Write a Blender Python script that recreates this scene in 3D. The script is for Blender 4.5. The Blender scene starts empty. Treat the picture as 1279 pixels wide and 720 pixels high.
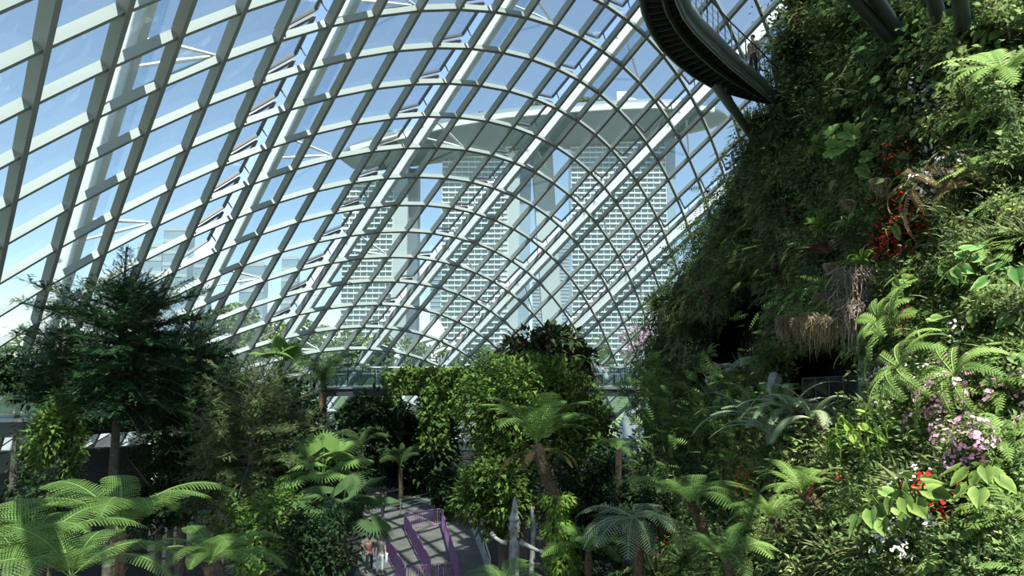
import bpy, math, random
import numpy as np
from mathutils import Vector, Matrix

SC = bpy.context.scene
COL = SC.collection
rnd = random.Random(7)
RS = np.random.RandomState(11)
UP = np.array((0., 0., 1.))

# ------------------------------------------------------------------ camera
F, HY, CX, CY, EYE = 900.0, 455.0, 639.5, 359.5, 9.2
PITCH = math.atan((HY - CY) / F)
cd = bpy.data.cameras.new('camera')
cam = bpy.data.objects.new('camera', cd)
COL.objects.link(cam)
cd.sensor_width = 36.0
cd.lens = F / 1279.0 * 36.0
cd.clip_end = 5000
cd.clip_start = 0.1
cam.location = (0, 0, EYE)
cam.rotation_euler = (math.pi / 2 + PITCH, 0, 0)
SC.camera = cam

# ------------------------------------------------------------------ light
SUN = Vector((0.17, -0.46, 0.87)).normalized()
world = bpy.data.worlds.new('world')
SC.world = world
world.use_nodes = True
nt = world.node_tree
nt.nodes.clear()
wo = nt.nodes.new('ShaderNodeOutputWorld')
bg = nt.nodes.new('ShaderNodeBackground')
sky = nt.nodes.new('ShaderNodeTexSky')
sky.sky_type = 'NISHITA'
sky.sun_disc = False
sky.sun_elevation = math.asin(SUN.z)
sky.sun_rotation = math.atan2(SUN.x, SUN.y)
sky.air_density = 1.0
sky.dust_density = 0.1
sky.ozone_density = 1.5
bg.inputs['Strength'].default_value = 0.31
nt.links.new(sky.outputs[0], bg.inputs[0])
nt.links.new(bg.outputs[0], wo.inputs[0])
sl = bpy.data.lights.new('sun', 'SUN')
sl.energy = 16.5
sl.angle = 0.009
sl.color = (1.0, 0.97, 0.92)
so = bpy.data.objects.new('sun', sl)
COL.objects.link(so)
so.rotation_euler = SUN.to_track_quat('Z', 'Y').to_euler()
so.location = (30, -20, 60)
SC.view_settings.view_transform = 'Standard'
SC.view_settings.look = 'None'
SC.view_settings.exposure = 0.0
SC.view_settings.gamma = 1.0
SC.view_settings.use_curve_mapping = False

# ------------------------------------------------------------------ pixel <-> place
cp_, sp_ = math.cos(PITCH), math.sin(PITCH)


def ray(px, py):
    x = (np.asarray(px, float) - CX) / F
    y = -(np.asarray(py, float) - CY) / F
    return np.stack([x, cp_ - y * sp_, sp_ + y * cp_], -1)


def at(px, py, Y):
    r = ray(px, py)
    return r * (np.asarray(Y, float) / r[..., 1])[..., None] + np.array((0, 0, EYE))


def onz(px, py, z):
    r = ray(px, py)
    return r * ((z - EYE) / r[..., 2])[..., None] + np.array((0, 0, EYE))


# ------------------------------------------------------------------ objects
def tag(o, label=None, cat=None, group=None, kind=None):
    for k, v in (('label', label), ('category', cat), ('group', group), ('kind', kind)):
        if v:
            o[k] = v
    return o


def empty(name, loc, label, cat, group=None, rz=0.0, kind=None):
    o = bpy.data.objects.new(name, None)
    o.empty_display_size = 0.3
    COL.objects.link(o)
    o.location = tuple(float(c) for c in loc)
    o.rotation_euler = (0, 0, rz)
    return tag(o, label, cat, group, kind)


def link(name, me, mat=None, parent=None, loc=None):
    o = bpy.data.objects.new(name, me)
    COL.objects.link(o)
    if mat is not None and len(me.materials) == 0:
        me.materials.append(mat)
    if parent is not None:
        o.parent = parent
    if loc is not None:
        o.location = tuple(float(c) for c in loc)
    return o


def fast_mesh(name, V, loops, counts, vals=None, smooth=False):
    me = bpy.data.meshes.new(name)
    V = np.ascontiguousarray(V, dtype=np.float32)
    me.vertices.add(len(V))
    me.vertices.foreach_set('co', V.ravel())
    me.loops.add(len(loops))
    me.loops.foreach_set('vertex_index', np.ascontiguousarray(loops, dtype=np.int32))
    me.polygons.add(len(counts))
    st = np.zeros(len(counts), np.int32)
    st[1:] = np.cumsum(counts)[:-1]
    me.polygons.foreach_set('loop_start', st)
    if smooth:
        me.polygons.foreach_set('use_smooth', np.ones(len(counts), bool))
    else:
        me.polygons.foreach_set('use_smooth', np.zeros(len(counts), bool))
    if vals is not None:
        at_ = me.attributes.new('v', 'FLOAT', 'POINT')
        at_.data.foreach_set('value', np.ascontiguousarray(vals, dtype=np.float32))
    me.update(calc_edges=True)
    me.validate()
    return me


class MB:
    """collects shapes for one mesh"""

    def __init__(self):
        self.V, self.Fc, self.val, self.n = [], [], [], 0

    def add(self, V, faces, val=0.5):
        V = np.asarray(V, float)
        self.V.append(V)
        o = self.n
        self.Fc += [tuple(i + o for i in f) for f in faces]
        self.val.append(np.full(len(V), val) if np.isscalar(val) else np.asarray(val))
        self.n += len(V)
        return self

    def box(self, c, s, rz=0.0, val=0.5, axes=None):
        c = np.asarray(c, float)
        h = np.asarray(s, float) / 2
        P = np.array([(x, y, z) for x in (-1, 1) for y in (-1, 1) for z in (-1, 1)], float) * h
        if axes is not None:
            P = P @ np.asarray(axes, float)
        elif rz:
            cr, sr = math.cos(rz), math.sin(rz)
            P = np.c_[P[:, 0] * cr - P[:, 1] * sr, P[:, 0] * sr + P[:, 1] * cr, P[:, 2]]
        return self.add(P + c, [(0, 1, 3, 2), (4, 6, 7, 5), (0, 4, 5, 1), (2, 3, 7, 6), (0, 2, 6, 4), (1, 5, 7, 3)], val)

    def bar(self, p, q, w, d, up=UP, val=0.5):
        """rectangular bar p->q, width w across, depth d along up"""
        p, q, up = (np.asarray(t, float) for t in (p, q, up))
        t = q - p
        t = t / (np.linalg.norm(t) + 1e-9)
        s = np.cross(t, up)
        s = s / (np.linalg.norm(s) + 1e-9)
        u = np.cross(s, t)
        P = []
        for e in (p, q):
            for a, b in ((-1, -1), (1, -1), (1, 1), (-1, 1)):
                P.append(e + s * a * w / 2 + u * b * d / 2)
        return self.add(P, [(0, 1, 2, 3), (7, 6, 5, 4), (0, 4, 5, 1), (1, 5, 6, 2), (2, 6, 7, 3), (3, 7, 4, 0)], val)

    def tube(self, pts, r, n=8, val=0.5, cap=True):
        pts = np.asarray(pts, float)
        r = np.full(len(pts), r, float) if np.isscalar(r) else np.asarray(r, float)
        T = np.gradient(pts, axis=0)
        T /= np.linalg.norm(T, axis=1)[:, None] + 1e-9
        ref = np.array((0., 0., 1.)) if abs(T[0][2]) < .9 else np.array((1., 0., 0.))
        V = []
        for i in range(len(pts)):
            s = np.cross(T[i], ref)
            s /= np.linalg.norm(s) + 1e-9
            u = np.cross(s, T[i])
            ref = np.cross(T[i], s) * -1 if False else ref
            for k in range(n):
                a = 2 * math.pi * k / n
                V.append(pts[i] + r[i] * (math.cos(a) * s + math.sin(a) * u))
        fs = []
        for i in range(len(pts) - 1):
            for k in range(n):
                k2 = (k + 1) % n
                fs.append((i * n + k, i * n + k2, (i + 1) * n + k2, (i + 1) * n + k))
        if cap:
            fs.append(tuple(range(n))[::-1])
            fs.append(tuple((len(pts) - 1) * n + k for k in range(n)))
        return self.add(V, fs, val)

    def ball(self, c, r, n=8, m=6, val=0.5, sq=(1, 1, 1)):
        V = [(0, 0, 1)]
        for i in range(1, m):
            th = math.pi * i / m
            for k in range(n):
                ph = 2 * math.pi * k / n
                V.append((math.sin(th) * math.cos(ph), math.sin(th) * math.sin(ph), math.cos(th)))
        V.append((0, 0, -1))
        fs = [(0, 1 + k, 1 + (k + 1) % n) for k in range(n)]
        for i in range(m - 2):
            for k in range(n):
                a, b = 1 + i * n + k, 1 + i * n + (k + 1) % n
                fs.append((a, a + n, b + n, b))
        L = len(V) - 1
        fs += [(L, 1 + (m - 2) * n + (k + 1) % n, 1 + (m - 2) * n + k) for k in range(n)]
        return self.add(np.array(V) * r * np.asarray(sq) + np.asarray(c, float), fs, val)

    def prism(self, poly, z0, z1, val=0.5):
        n = len(poly)
        V = [(x, y, z0) for x, y in poly] + [(x, y, z1) for x, y in poly]
        fs = [tuple(range(n))[::-1], tuple(range(n, 2 * n))] + [(k, (k + 1) % n, n + (k + 1) % n, n + k) for k in range(n)]
        return self.add(V, fs, val)

    def mesh(self, name, smooth=False):
        V = np.concatenate(self.V) if self.V else np.zeros((0, 3))
        loops = np.fromiter((i for f in self.Fc for i in f), np.int32)
        counts = np.fromiter((len(f) for f in self.Fc), np.int32)
        return fast_mesh(name, V, loops, counts, np.concatenate(self.val), smooth)

    def build(self, name, mat, parent=None, smooth=False, loc=None):
        if loc is not None:
            self.V = [v - np.asarray(loc, float) for v in self.V]
        return link(name, self.mesh(name, smooth), mat, parent, loc)


# ------------------------------------------------------------------ materials
def newmat(name):
    m = bpy.data.materials.new(name)
    m.use_nodes = True
    m.node_tree.nodes.clear()
    return m, m.node_tree.nodes, m.node_tree.links


def plain(name, c1, rough=0.6, c2=None, scale=4.0, spec=0.4, metal=0.0, bump=0.0, obj=True, detail=4.0):
    m, N, L = newmat(name)
    o = N.new('ShaderNodeOutputMaterial')
    b = N.new('ShaderNodeBsdfPrincipled')
    b.inputs['Base Color'].default_value = (*c1, 1)
    b.inputs['Roughness'].default_value = rough
    b.inputs['Specular IOR Level'].default_value = spec
    b.inputs['Metallic'].default_value = metal
    L.new(b.outputs[0], o.inputs[0])
    if c2 is not None or bump:
        tc = N.new('ShaderNodeTexCoord')
        no = N.new('ShaderNodeTexNoise')
        no.inputs['Scale'].default_value = scale
        no.inputs['Detail'].default_value = detail
        L.new(tc.outputs['Object'], no.inputs['Vector'])
        if c2 is not None:
            r = N.new('ShaderNodeValToRGB')
            r.color_ramp.elements[0].position = .35
            r.color_ramp.elements[1].position = .68
            r.color_ramp.elements[0].color = (*c1, 1)
            r.color_ramp.elements[1].color = (*c2, 1)
            L.new(no.outputs['Fac'], r.inputs[0])
            L.new(r.outputs[0], b.inputs['Base Color'])
        if bump:
            bp = N.new('ShaderNodeBump')
            bp.inputs['Strength'].default_value = bump
            L.new(no.outputs['Fac'], bp.inputs['Height'])
            L.new(bp.outputs[0], b.inputs['Normal'])
    return m


def leafmat(name, cols, trans=0.3, rough=0.62, spec=0.12):
    """leaf colours run along the attribute v (each leaf its own value)"""
    m, N, L = newmat(name)
    o = N.new('ShaderNodeOutputMaterial')
    a = N.new('ShaderNodeAttribute')
    a.attribute_name = 'v'
    r = N.new('ShaderNodeValToRGB')
    els = r.color_ramp.elements
    while len(els) < len(cols):
        els.new(0.5)
    for i, c in enumerate(cols):
        els[i].position = i / max(1, len(cols) - 1)
        els[i].color = (*c, 1)
    L.new(a.outputs['Fac'], r.inputs[0])
    b = N.new('ShaderNodeBsdfPrincipled')
    b.inputs['Roughness'].default_value = rough
    b.inputs['Specular IOR Level'].default_value = spec
    t = N.new('ShaderNodeBsdfTranslucent')
    mx = N.new('ShaderNodeMixShader')
    mx.inputs[0].default_value = trans
    L.new(r.outputs[0], b.inputs['Base Color'])
    L.new(r.outputs[0], t.inputs['Color'])
    L.new(b.outputs[0], mx.inputs[1])
    L.new(t.outputs[0], mx.inputs[2])
    L.new(mx.outputs[0], o.inputs[0])
    return m


def glassmat(name, tint, haze, refl=0.06):
    m, N, L = newmat(name)
    o = N.new('ShaderNodeOutputMaterial')
    t = N.new('ShaderNodeBsdfTransparent')
    t.inputs[0].default_value = (*tint, 1)
    g = N.new('ShaderNodeBsdfGlossy')
    g.inputs['Roughness'].default_value = 0.02
    g.inputs[0].default_value = (.8, .9, .9, 1)
    d = N.new('ShaderNodeBsdfTranslucent')  # translucent share mixed in to give the glass a pale haze
    d.inputs[0].default_value = (.75, .85, .85, 1)
    m1 = N.new('ShaderNodeMixShader')
    m1.inputs[0].default_value = haze
    m2 = N.new('ShaderNodeMixShader')
    m2.inputs[0].default_value = refl
    L.new(t.outputs[0], m1.inputs[1])
    L.new(d.outputs[0], m1.inputs[2])
    L.new(m1.outputs[0], m2.inputs[1])
    L.new(g.outputs[0], m2.inputs[2])
    L.new(m2.outputs[0], o.inputs[0])
    return m


M = {}
M['beam'] = plain('grey_green_paint', (.31, .33, .31), .5)
M['vent'] = plain('dark_grey_frame', (.075, .08, .08), .45)
M['rib'] = plain('white_rib_paint', (.86, .88, .87), .35)
M['glass'] = glassmat('tinted_glass', (.455, .525, .515), .035)
M['pane_clear'] = glassmat('vent_glass', (.50, .56, .555), .02)
M['rail_glass'] = glassmat('balustrade_glass', (.72, .78, .77), .06, .1)
fm, fN, fL = newmat('white_brightener')  # translucent white for the strips added to brighten the ribs
fo_ = fN.new('ShaderNodeOutputMaterial')
ft = fN.new('ShaderNodeBsdfTranslucent')
ft.inputs[0].default_value = (.95, .95, .93, 1)
fd = fN.new('ShaderNodeBsdfDiffuse')
fd.inputs[0].default_value = (.9, .9, .9, 1)
fx = fN.new('ShaderNodeMixShader')
fx.inputs[0].default_value = .25
fL.new(ft.outputs[0], fx.inputs[1])
fL.new(fd.outputs[0], fx.inputs[2])
fL.new(fx.outputs[0], fo_.inputs[0])
M['brightener'] = fm
M['dark_steel'] = plain('dark_steel', (.055, .065, .065), .45, metal=.2)
M['steel'] = plain('grey_steel', (.28, .31, .31), .4, metal=.4)
M['pale_steel'] = plain('pale_steel', (.5, .54, .54), .4, metal=.3)
M['concrete'] = plain('path_concrete', (.095, .093, .08), .85, (.14, .135, .115), 1.3, bump=.1)
M['kerb'] = plain('kerb_stone', (.24, .24, .22), .8, (.3, .3, .28), 3)
M['soil'] = plain('dark_soil', (.018, .016, .012), .95, (.035, .03, .02), 2.0, bump=.4)
M['rock'] = plain('dark_rock', (.018, .02, .017), .95, (.04, .042, .033), 1.6, bump=.6)
M['cave'] = plain('cave_lining', (.012, .013, .013), .9)
M['bark'] = plain('bark', (.075, .06, .045), .9, (.15, .125, .1), 9, bump=.6)
M['fern_trunk'] = plain('fern_trunk', (.06, .04, .022), .95, (.15, .1, .055), 14, bump=.8)
M['driftwood'] = plain('weathered_wood', (.20, .195, .18), .8, (.38, .37, .34), 7, bump=.5)
M['purple'] = plain('purple_paint', (.27, .13, .28), .45)
M['stone'] = plain('bench_stone', (.2, .17, .12), .8, (.26, .22, .16), 3)
M['planter'] = plain('planter_wall', (.03, .035, .033), .8)
M['tower_wall'] = plain('tower_wall', (.36, .40, .41), .6)
M['tower_slab'] = plain('tower_slab', (.62, .65, .64), .6)
M['tower_glass'] = plain('tower_glass', (.14, .2, .21), .15, spec=.7)
M['hull'] = plain('hull_panels', (.11, .15, .17), .5)
M['city_glass'] = plain('city_glass', (.22, .30, .36), .2, spec=.6)
M['white'] = plain('white_render', (.82, .83, .82), .6)
M['lawn'] = plain('lawn', (.06, .11, .04), .9, (.10, .15, .06), .05)

# ------------------------------------------------------------------ the glass dome, a lattice of two families of curved beams
CO = np.array([[-1.4537, 45.0087, 13.5104], [-12.376, 15.5623, -11.5649], [-1.7261, -3.3917, -3.5584], [1.1591, 0.2277, 1.4449], [-0.1502, 0.1476, -0.0298], [-0.054, -0.0395, -0.1921], [19.6588, 23.7524, 1.7075], [-0.0437, 0.2646, -0.1578], [-2.2776, -0.8276, 0.3275], [0.3532, 0.4496, -0.3111], [0.1654, 0.1429, 0.2141], [-3.4425, 3.418, -14.3632], [-0.4549, -0.078, -0.089], [1.0302, 1.0469, 0.9552], [-0.8762, -0.0846, 0.2161], [-2.6983, -2.9184, -0.5379], [0.6959, -0.9466, -0.6311], [0.639, 0.2674, 0.5174], [1.1904, -1.3948, 2.1107], [-0.0133, -0.092, -0.5861], [0.155, 0.8619, 0.0019]])


def shell_poly(a, b):
    a = (np.asarray(a, float) - 13) / 13
    b = (np.asarray(b, float) - 6) / 9
    out = 0
    k = 0
    for i in range(6):
        for j in range(6 - i):
            out = out + (a ** i * b ** j)[..., None] * CO[k]
            k += 1
    return out + np.array((0, 0, EYE))


def shell(a, b):
    a = np.asarray(a, float)
    b = np.asarray(b, float)
    a, b = np.broadcast_arrays(a, b)
    lim = -4.0
    P = shell_poly(a, np.maximum(b, lim))
    k = np.maximum(lim - b, 0)[..., None]
    p0, p1, p2 = shell_poly(a, np.full(a.shape, lim)), shell_poly(a, np.full(a.shape, lim + 1)), shell_poly(a, np.full(a.shape, lim + 2))
    d1 = p0 - p1
    d2 = (p0 - 2 * p1 + p2)
    d2 = d2 * 0.9
    return np.where(k > 0, p0 + d1 * k + d2 * (k * (k + 1) / 2), P)


def shell_n(a, b):
    A = shell(a, np.asarray(b) + .1) - shell(a, np.asarray(b) - .1)
    B = shell(np.asarray(a) + .1, b) - shell(np.asarray(a) - .1, b)
    n = np.cross(A, B)
    n = n / np.linalg.norm(n, axis=-1, keepdims=True)
    c = np.array((0, 30., 0.))
    s = np.sign(np.sum(n * (shell(a, b) - c), -1, keepdims=True))
    return n * s


A0, A1, B0, B1 = -2, 28, -11, 21
NODE, NRM = {}, {}
aa, bb = np.meshgrid(np.arange(A0, A1 + 1), np.arange(B0, B1 + 1), indexing='ij')
PP, NN = shell(aa, bb), shell_n(aa, bb)
for i in range(aa.shape[0]):
    for j in range(aa.shape[1]):
        if PP[i, j][2] > -2.6 and PP[i, j][1] > -14:
            NODE[(aa[i, j], bb[i, j])] = PP[i, j]
            NRM[(aa[i, j], bb[i, j])] = NN[i, j]

dome = empty('ceiling', (0, 60, 0), 'curved glass dome of crossing grey-green steel beams', 'glass dome', kind='structure')
dome_loc = np.array((0, 60, 0.))


def run_beam(keys, w, d):
    mb = MB()
    prev = None
    V, fs = [], []
    for k in keys:
        if k not in NODE:
            prev = None
            continue
        p, n = NODE[k], NRM[k]
        t = None
        for q in keys:
            pass
        V.append((k, p, n))
    if len(V) < 2:
        return None
    P = np.array([x[1] for x in V])
    Nn = np.array([x[2] for x in V])
    T = np.gradient(P, axis=0)
    T /= np.linalg.norm(T, axis=1)[:, None]
    S = np.cross(T, Nn)
    S /= np.linalg.norm(S, axis=1)[:, None]
    vs = []
    for p, n, s in zip(P, Nn, S):
        for x, y in ((-1, 0), (1, 0), (1, 1), (-1, 1)):
            vs.append(p + s * x * w / 2 - n * (y * d - .03))
    f = []
    for i in range(len(P) - 1):
        for c in range(4):
            c2 = (c + 1) % 4
            f.append((4 * i + c, 4 * i + c2, 4 * i + 4 + c2, 4 * i + 4 + c))
    f += [(0, 1, 2, 3), tuple(4 * (len(P) - 1) + c for c in (3, 2, 1, 0))]
    mb.add(vs, f)
    return mb


for a in range(A0, A1 + 1):
    mb = run_beam([(a, b) for b in range(B0, B1 + 1)], .19, .35)
    if mb:
        mb.build('long_beam', M['beam'], dome, loc=dome_loc).location = (0, 0, 0)
for b in range(B0, B1 + 1):
    mb = run_beam([(a, b) for a in range(A0, A1 + 1)], .17, .29)
    if mb:
        mb.build('cross_beam', M['beam'], dome, loc=dome_loc).location = (0, 0, 0)

VENTS = {5: (0, 7), 9: (0, 12), 13: (-1, 14), 17: (-1, 14), 21: (-1, 11)}
for a in range(A0, A1):
    g = MB()
    for b in range(B0, B1):
        ks = [(a, b), (a + 1, b), (a + 1, b + 1), (a, b + 1)]
        if not all(k in NODE for k in ks):
            continue
        c = [NODE[k] + NRM[k] * .03 for k in ks]
        if a in VENTS and VENTS[a][0] <= b <= VENTS[a][1]:
            c = np.array(c)
            n = NRM[ks[0]]
            e1 = c[1] - c[0]
            e1 /= np.linalg.norm(e1)
            e2 = c[3] - c[0]
            e2 /= np.linalg.norm(e2)
            q = [c[0] + e1 * .14 + e2 * .14 + n * .02, c[1] - e1 * .14 + e2 * .14 + n * .42,
                 c[2] - e1 * .14 - e2 * .14 + n * .48, c[3] + e1 * .14 - e2 * .14 + n * .10]
            f = MB()
            for i in range(4):
                f.bar(q[i], q[(i + 1) % 4], .10, .14, n)
            f.bar(q[3] + e1 * .2 - n * .3, q[3] + e1 * .2 + n * .05, .05, .05, e1)
            f.bar(c[2] - e1 * .16 - e2 * .6, q[2] - e2 * .5, .05, .05, e2)
            fo = f.build('vent_window', M['vent'], dome, loc=dome_loc)
            fo.location = (0, 0, 0)
            pn = MB()
            pn.add(q, [(0, 1, 2, 3)])
            po = pn.build('pane', M['pane_clear'], fo, loc=dome_loc)
            po.location = (0, 0, 0)
        else:
            g.add(c, [(0, 1, 2, 3)])
    if g.n:
        g.build('glazing', M['glass'], dome, loc=dome_loc).location = (0, 0, 0)

# outer arched ribs, every fourth bay, with their struts
for k in range(-1, 7):
    ac = 2.8 + 4 * k
    root = empty('trim_%d' % (k + 2), dome_loc, 'white arched steel rib outside the glass dome', 'dome rib', kind='structure')
    bs = np.arange(-11, 18.01, .5)
    P, Nn = shell(np.full(len(bs), ac), bs), shell_n(np.full(len(bs), ac), bs)
    ok = (P[:, 2] > -2) & (P[:, 1] > -14)
    P, Nn = P[ok], Nn[ok]
    T = np.gradient(P, axis=0)
    T /= np.linalg.norm(T, axis=1)[:, None]
    S = np.cross(T, Nn)
    S /= np.linalg.norm(S, axis=1)[:, None]
    V, f = [], []
    sg = 1 if np.dot(S[3], shell(ac + .2, bs[ok][3]) - P[3]) > 0 else -1
    fv, ff = [], []
    for p, n, s in zip(P, Nn, S):
        for x, y in ((-.85, .66), (-.03, .66), (-.03, .69), (-.85, .69)):
            fv.append(p + s * x * sg + n * y - dome_loc)
    for i in range(len(P) - 1):
        for c in range(4):
            c2 = (c + 1) % 4
            ff.append((4 * i + c, 4 * i + c2, 4 * i + 4 + c2, 4 * i + 4 + c))
    link('rib_brightener', MB().add(fv, ff).mesh('rib_brightener'), M['brightener'], root)  # added strip that passes sunlight so the rib looks bright white
    for p, n, s in zip(P, Nn, S):
        for x, y in ((-.02, .62), (.34, .62), (.30, 1.3), (-.02, 1.3)):
            V.append(p + s * x * sg + n * y - dome_loc)
    for i in range(len(P) - 1):
        for c in range(4):
            c2 = (c + 1) % 4
            f.append((4 * i + c, 4 * i + c2, 4 * i + 4 + c2, 4 * i + 4 + c))
    link('box_rib', MB().add(V, f).mesh('box_rib'), M['rib'], root)
    st = MB()
    for b0 in (-5.5, -1.5, 2.5, 6.5, 10.5, 14.5):
        for an in (2, 4):
            nd = shell(ac - 2.8 + an, round(b0))
            for db in (-.9, -.35):
                sgn = -1 if an < 2.6 else 1
                t = shell(ac + sgn * .2, b0 + db) + shell_n(ac, b0 + db) * .9
                if nd[2] > 0 and t[2] > 0:
                    st.tube([nd - dome_loc, (nd + t) / 2 - dome_loc, t - dome_loc], [.05, .085, .05], 6)
    if st.n:
        st.build('strut', M['rib'], root)

# ------------------------------------------------------------------ ground, path and what lies outside the glass
def struct(name, mb, mat, label=None, cat=None, smooth=False):
    o = mb.build(name, mat, smooth=smooth)
    return tag(o, label, cat, kind='structure')


g = MB()
g.box((0, 20, -.3), (120, 150, .6))
struct('floor', g, M['soil'], 'dark planting soil under the indoor forest', 'soil')
g = MB()
g.box((0, 1300, -.9), (6000, 4000, .4))
struct('ground', g, M['lawn'], 'green parkland outside the dome', 'ground')
path_px = [(440, 735), (455, 662), (452, 632), (440, 618), (470, 606), (560, 602), (578, 618), (578, 640), (592, 668), (612, 720), (618, 760), (430, 760)]
pp = [onz(x, y, 0.0) for x, y in path_px]
g = MB()
g.prism([(p[0], p[1]) for p in pp], -.1, .02)
struct('path', g, M['concrete'], 'grey concrete path crossed by beam shadows', 'path')
g = MB()
ks = [onz(x, y, .0) for x, y in [(580, 640), (594, 668), (614, 720), (622, 765)]]
for p, q in zip(ks[:-1], ks[1:]):
    g.bar(p + (0, 0, .07), q + (0, 0, .07), .3, .16)
struct('kerb', g, M['kerb'], 'pale stone kerb along the path edge', 'kerb')


class LB:
    """many small leaves in one mesh"""

    def __init__(self):
        self.V, self.L, self.C, self.val, self.n = [], [], [], [], 0

    def inst(self, T, pos, yd, zd, sc, val):
        tv, tf, tc = T
        pos = np.atleast_2d(pos).astype(float)
        m = len(pos)
        if m == 0:
            return self
        yd = np.broadcast_to(yd, pos.shape).astype(float)
        yd = yd / (np.linalg.norm(yd, axis=1, keepdims=True) + 1e-9)
        x = np.cross(yd, np.broadcast_to(zd, pos.shape))
        x /= (np.linalg.norm(x, axis=1, keepdims=True) + 1e-9)
        z = np.cross(x, yd)
        sc = np.broadcast_to(np.asarray(sc, float), (m,))
        W = pos[:, None, :] + sc[:, None, None] * (tv[None, :, 0:1] * x[:, None] + tv[None, :, 1:2] * yd[:, None] + tv[None, :, 2:3] * z[:, None])
        self.V.append(W.reshape(-1, 3))
        self.L.append((tf[None, :] + (np.arange(m) * len(tv))[:, None] + self.n).ravel())
        self.C.append(np.tile(tc, m))
        self.val.append(np.repeat(np.broadcast_to(np.asarray(val, float), (m,)), len(tv)))
        self.n += m * len(tv)
        return self

    def mesh(self, name):
        return fast_mesh(name, np.concatenate(self.V), np.concatenate(self.L), np.concatenate(self.C), np.clip(np.concatenate(self.val), 0, 1))

    def build(self, name, mat, parent=None, loc=None):
        if loc is not None:
            self.V = [v - np.asarray(loc, float) for v in self.V]
        return link(name, self.mesh(name), mat, parent, loc if parent is None else None)


def tmpl(V, Fc):
    return (np.array(V, float), np.fromiter((i for f in Fc for i in f), np.int64), np.array([len(f) for f in Fc], np.int32))


T_LEAF = tmpl([(0, 0, 0), (-.25, .4, .07), (.25, .4, .07), (0, .45, 0), (0, 1, -.1)], [(0, 3, 1), (0, 2, 3), (1, 3, 4), (3, 2, 4)])
T_WIDE = tmpl([(0, 0, 0), (-.3, -.02, .02), (.3, -.02, .02), (-.46, .35, .08), (.46, .35, .08), (0, .4, 0), (-.3, .7, .02), (.3, .7, .02), (0, 1.05, -.12)],
              [(0, 5, 3, 1), (0, 2, 4, 5), (3, 5, 6), (5, 4, 7), (6, 5, 8), (5, 7, 8)])
T_BLADE = tmpl([(-.035, 0, 0), (.035, 0, 0), (-.04, .4, .1), (.04, .4, .1), (-.03, .75, .02), (.03, .75, .02), (0, 1, -.16)], [(0, 1, 3, 2), (2, 3, 5, 4), (4, 5, 6)])


def _pinn(n, w, droop=.25, thick=.045, fwd=.35):
    V, Fc = [], []
    for i in range(n):
        t = (i + .5) / n
        L = w * math.sin(math.pi * min(1, .12 + t * .86)) ** .7 * (1 - .25 * t)
        z = -droop * t * t
        for s in (-1, 1):
            k = len(V)
            V += [(0, t - thick, z), (0, t + thick, z), (s * L, t + fwd * L, z - .25 * L)]
            Fc.append((k, k + 1, k + 2) if s < 0 else (k, k + 2, k + 1))
    return tmpl(V, Fc)


T_FERNLET = _pinn(7, .3)
T_TWIG = _pinn(10, .24, .05, .042, .5)
T_STEM = tmpl([(-.012, 0, 0), (.012, 0, 0), (.006, 1, 0), (-.006, 1, 0), (0, 0, -.012), (0, 0, .012), (0, 1, .006), (0, 1, -.006)], [(0, 1, 2, 3), (4, 5, 6, 7)])
T_DISC = tmpl([(0, 0, 0)] + [(.5 * math.sin(a) * (1 if i % 2 else .62), .5 - .5 * math.cos(a), .08 * (i % 2)) for i, a in enumerate(np.arange(10) * 2 * math.pi / 10)],
              [(0, 1 + i, 1 + (i + 1) % 10) for i in range(10)])


def unit(n):
    v = RS.normal(size=(n, 3))
    return v / np.linalg.norm(v, axis=1, keepdims=True)


def nz(v):
    return v / (np.linalg.norm(v, axis=-1, keepdims=True) + 1e-9)


# leaf colours
L_ = {}
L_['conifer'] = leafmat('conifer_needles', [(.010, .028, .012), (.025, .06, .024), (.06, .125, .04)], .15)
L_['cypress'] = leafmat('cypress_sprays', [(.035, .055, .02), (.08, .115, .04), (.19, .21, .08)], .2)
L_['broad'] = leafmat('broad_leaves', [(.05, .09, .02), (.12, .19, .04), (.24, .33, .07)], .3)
L_['dark'] = leafmat('shade_leaves', [(.012, .024, .010), (.026, .05, .018), (.05, .085, .025)], .2)  # darker leaves; shade in the thickets is put into this colour
L_['magnolia'] = leafmat('magnolia_leaves', [(.03, .05, .02), (.06, .09, .035), (.14, .08, .035)], .15)
L_['fern'] = leafmat('fern_green', [(.06, .12, .028), (.15, .25, .06), (.30, .40, .12)], .3)
L_['fern_dry'] = leafmat('fern_dry', [(.14, .09, .04), (.26, .18, .09), (.2, .22, .06)], .3)
L_['fern_grey'] = leafmat('fern_grey_green', [(.13, .18, .10), (.24, .31, .17), (.42, .48, .30)], .3)
L_['palm'] = leafmat('palm_green', [(.035, .07, .03), (.07, .12, .045), (.15, .21, .06)], .25)
L_['wall_a'] = leafmat('wall_moss', [(.03, .045, .02), (.075, .10, .035), (.15, .17, .065), (.16, .13, .075)], .2)
L_['wall_b'] = leafmat('wall_creeper', [(.04, .065, .026), (.09, .155, .045), (.16, .22, .07), (.27, .33, .11)], .3)
L_['wall_c'] = leafmat('wall_brown', [(.05, .035, .018), (.10, .06, .03), (.09, .10, .03)], .15)
L_['lime'] = leafmat('lime_leaves', [(.12, .22, .03), (.2, .32, .05), (.32, .42, .1)], .35)
L_['varieg'] = leafmat('variegated_leaves', [(.05, .17, .04), (.10, .24, .06), (.45, .50, .2)], .25)
L_['root'] = leafmat('hanging_roots', [(.16, .11, .06), (.34, .25, .15), (.5, .4, .26)], .15, .9)
L_['root_grey'] = leafmat('grey_roots', [(.10, .085, .065), (.2, .17, .13), (.32, .28, .22)], .1, .9)
L_['red'] = leafmat('red_petals', [(.45, .01, .015), (.65, .03, .03)], .2)
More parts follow.
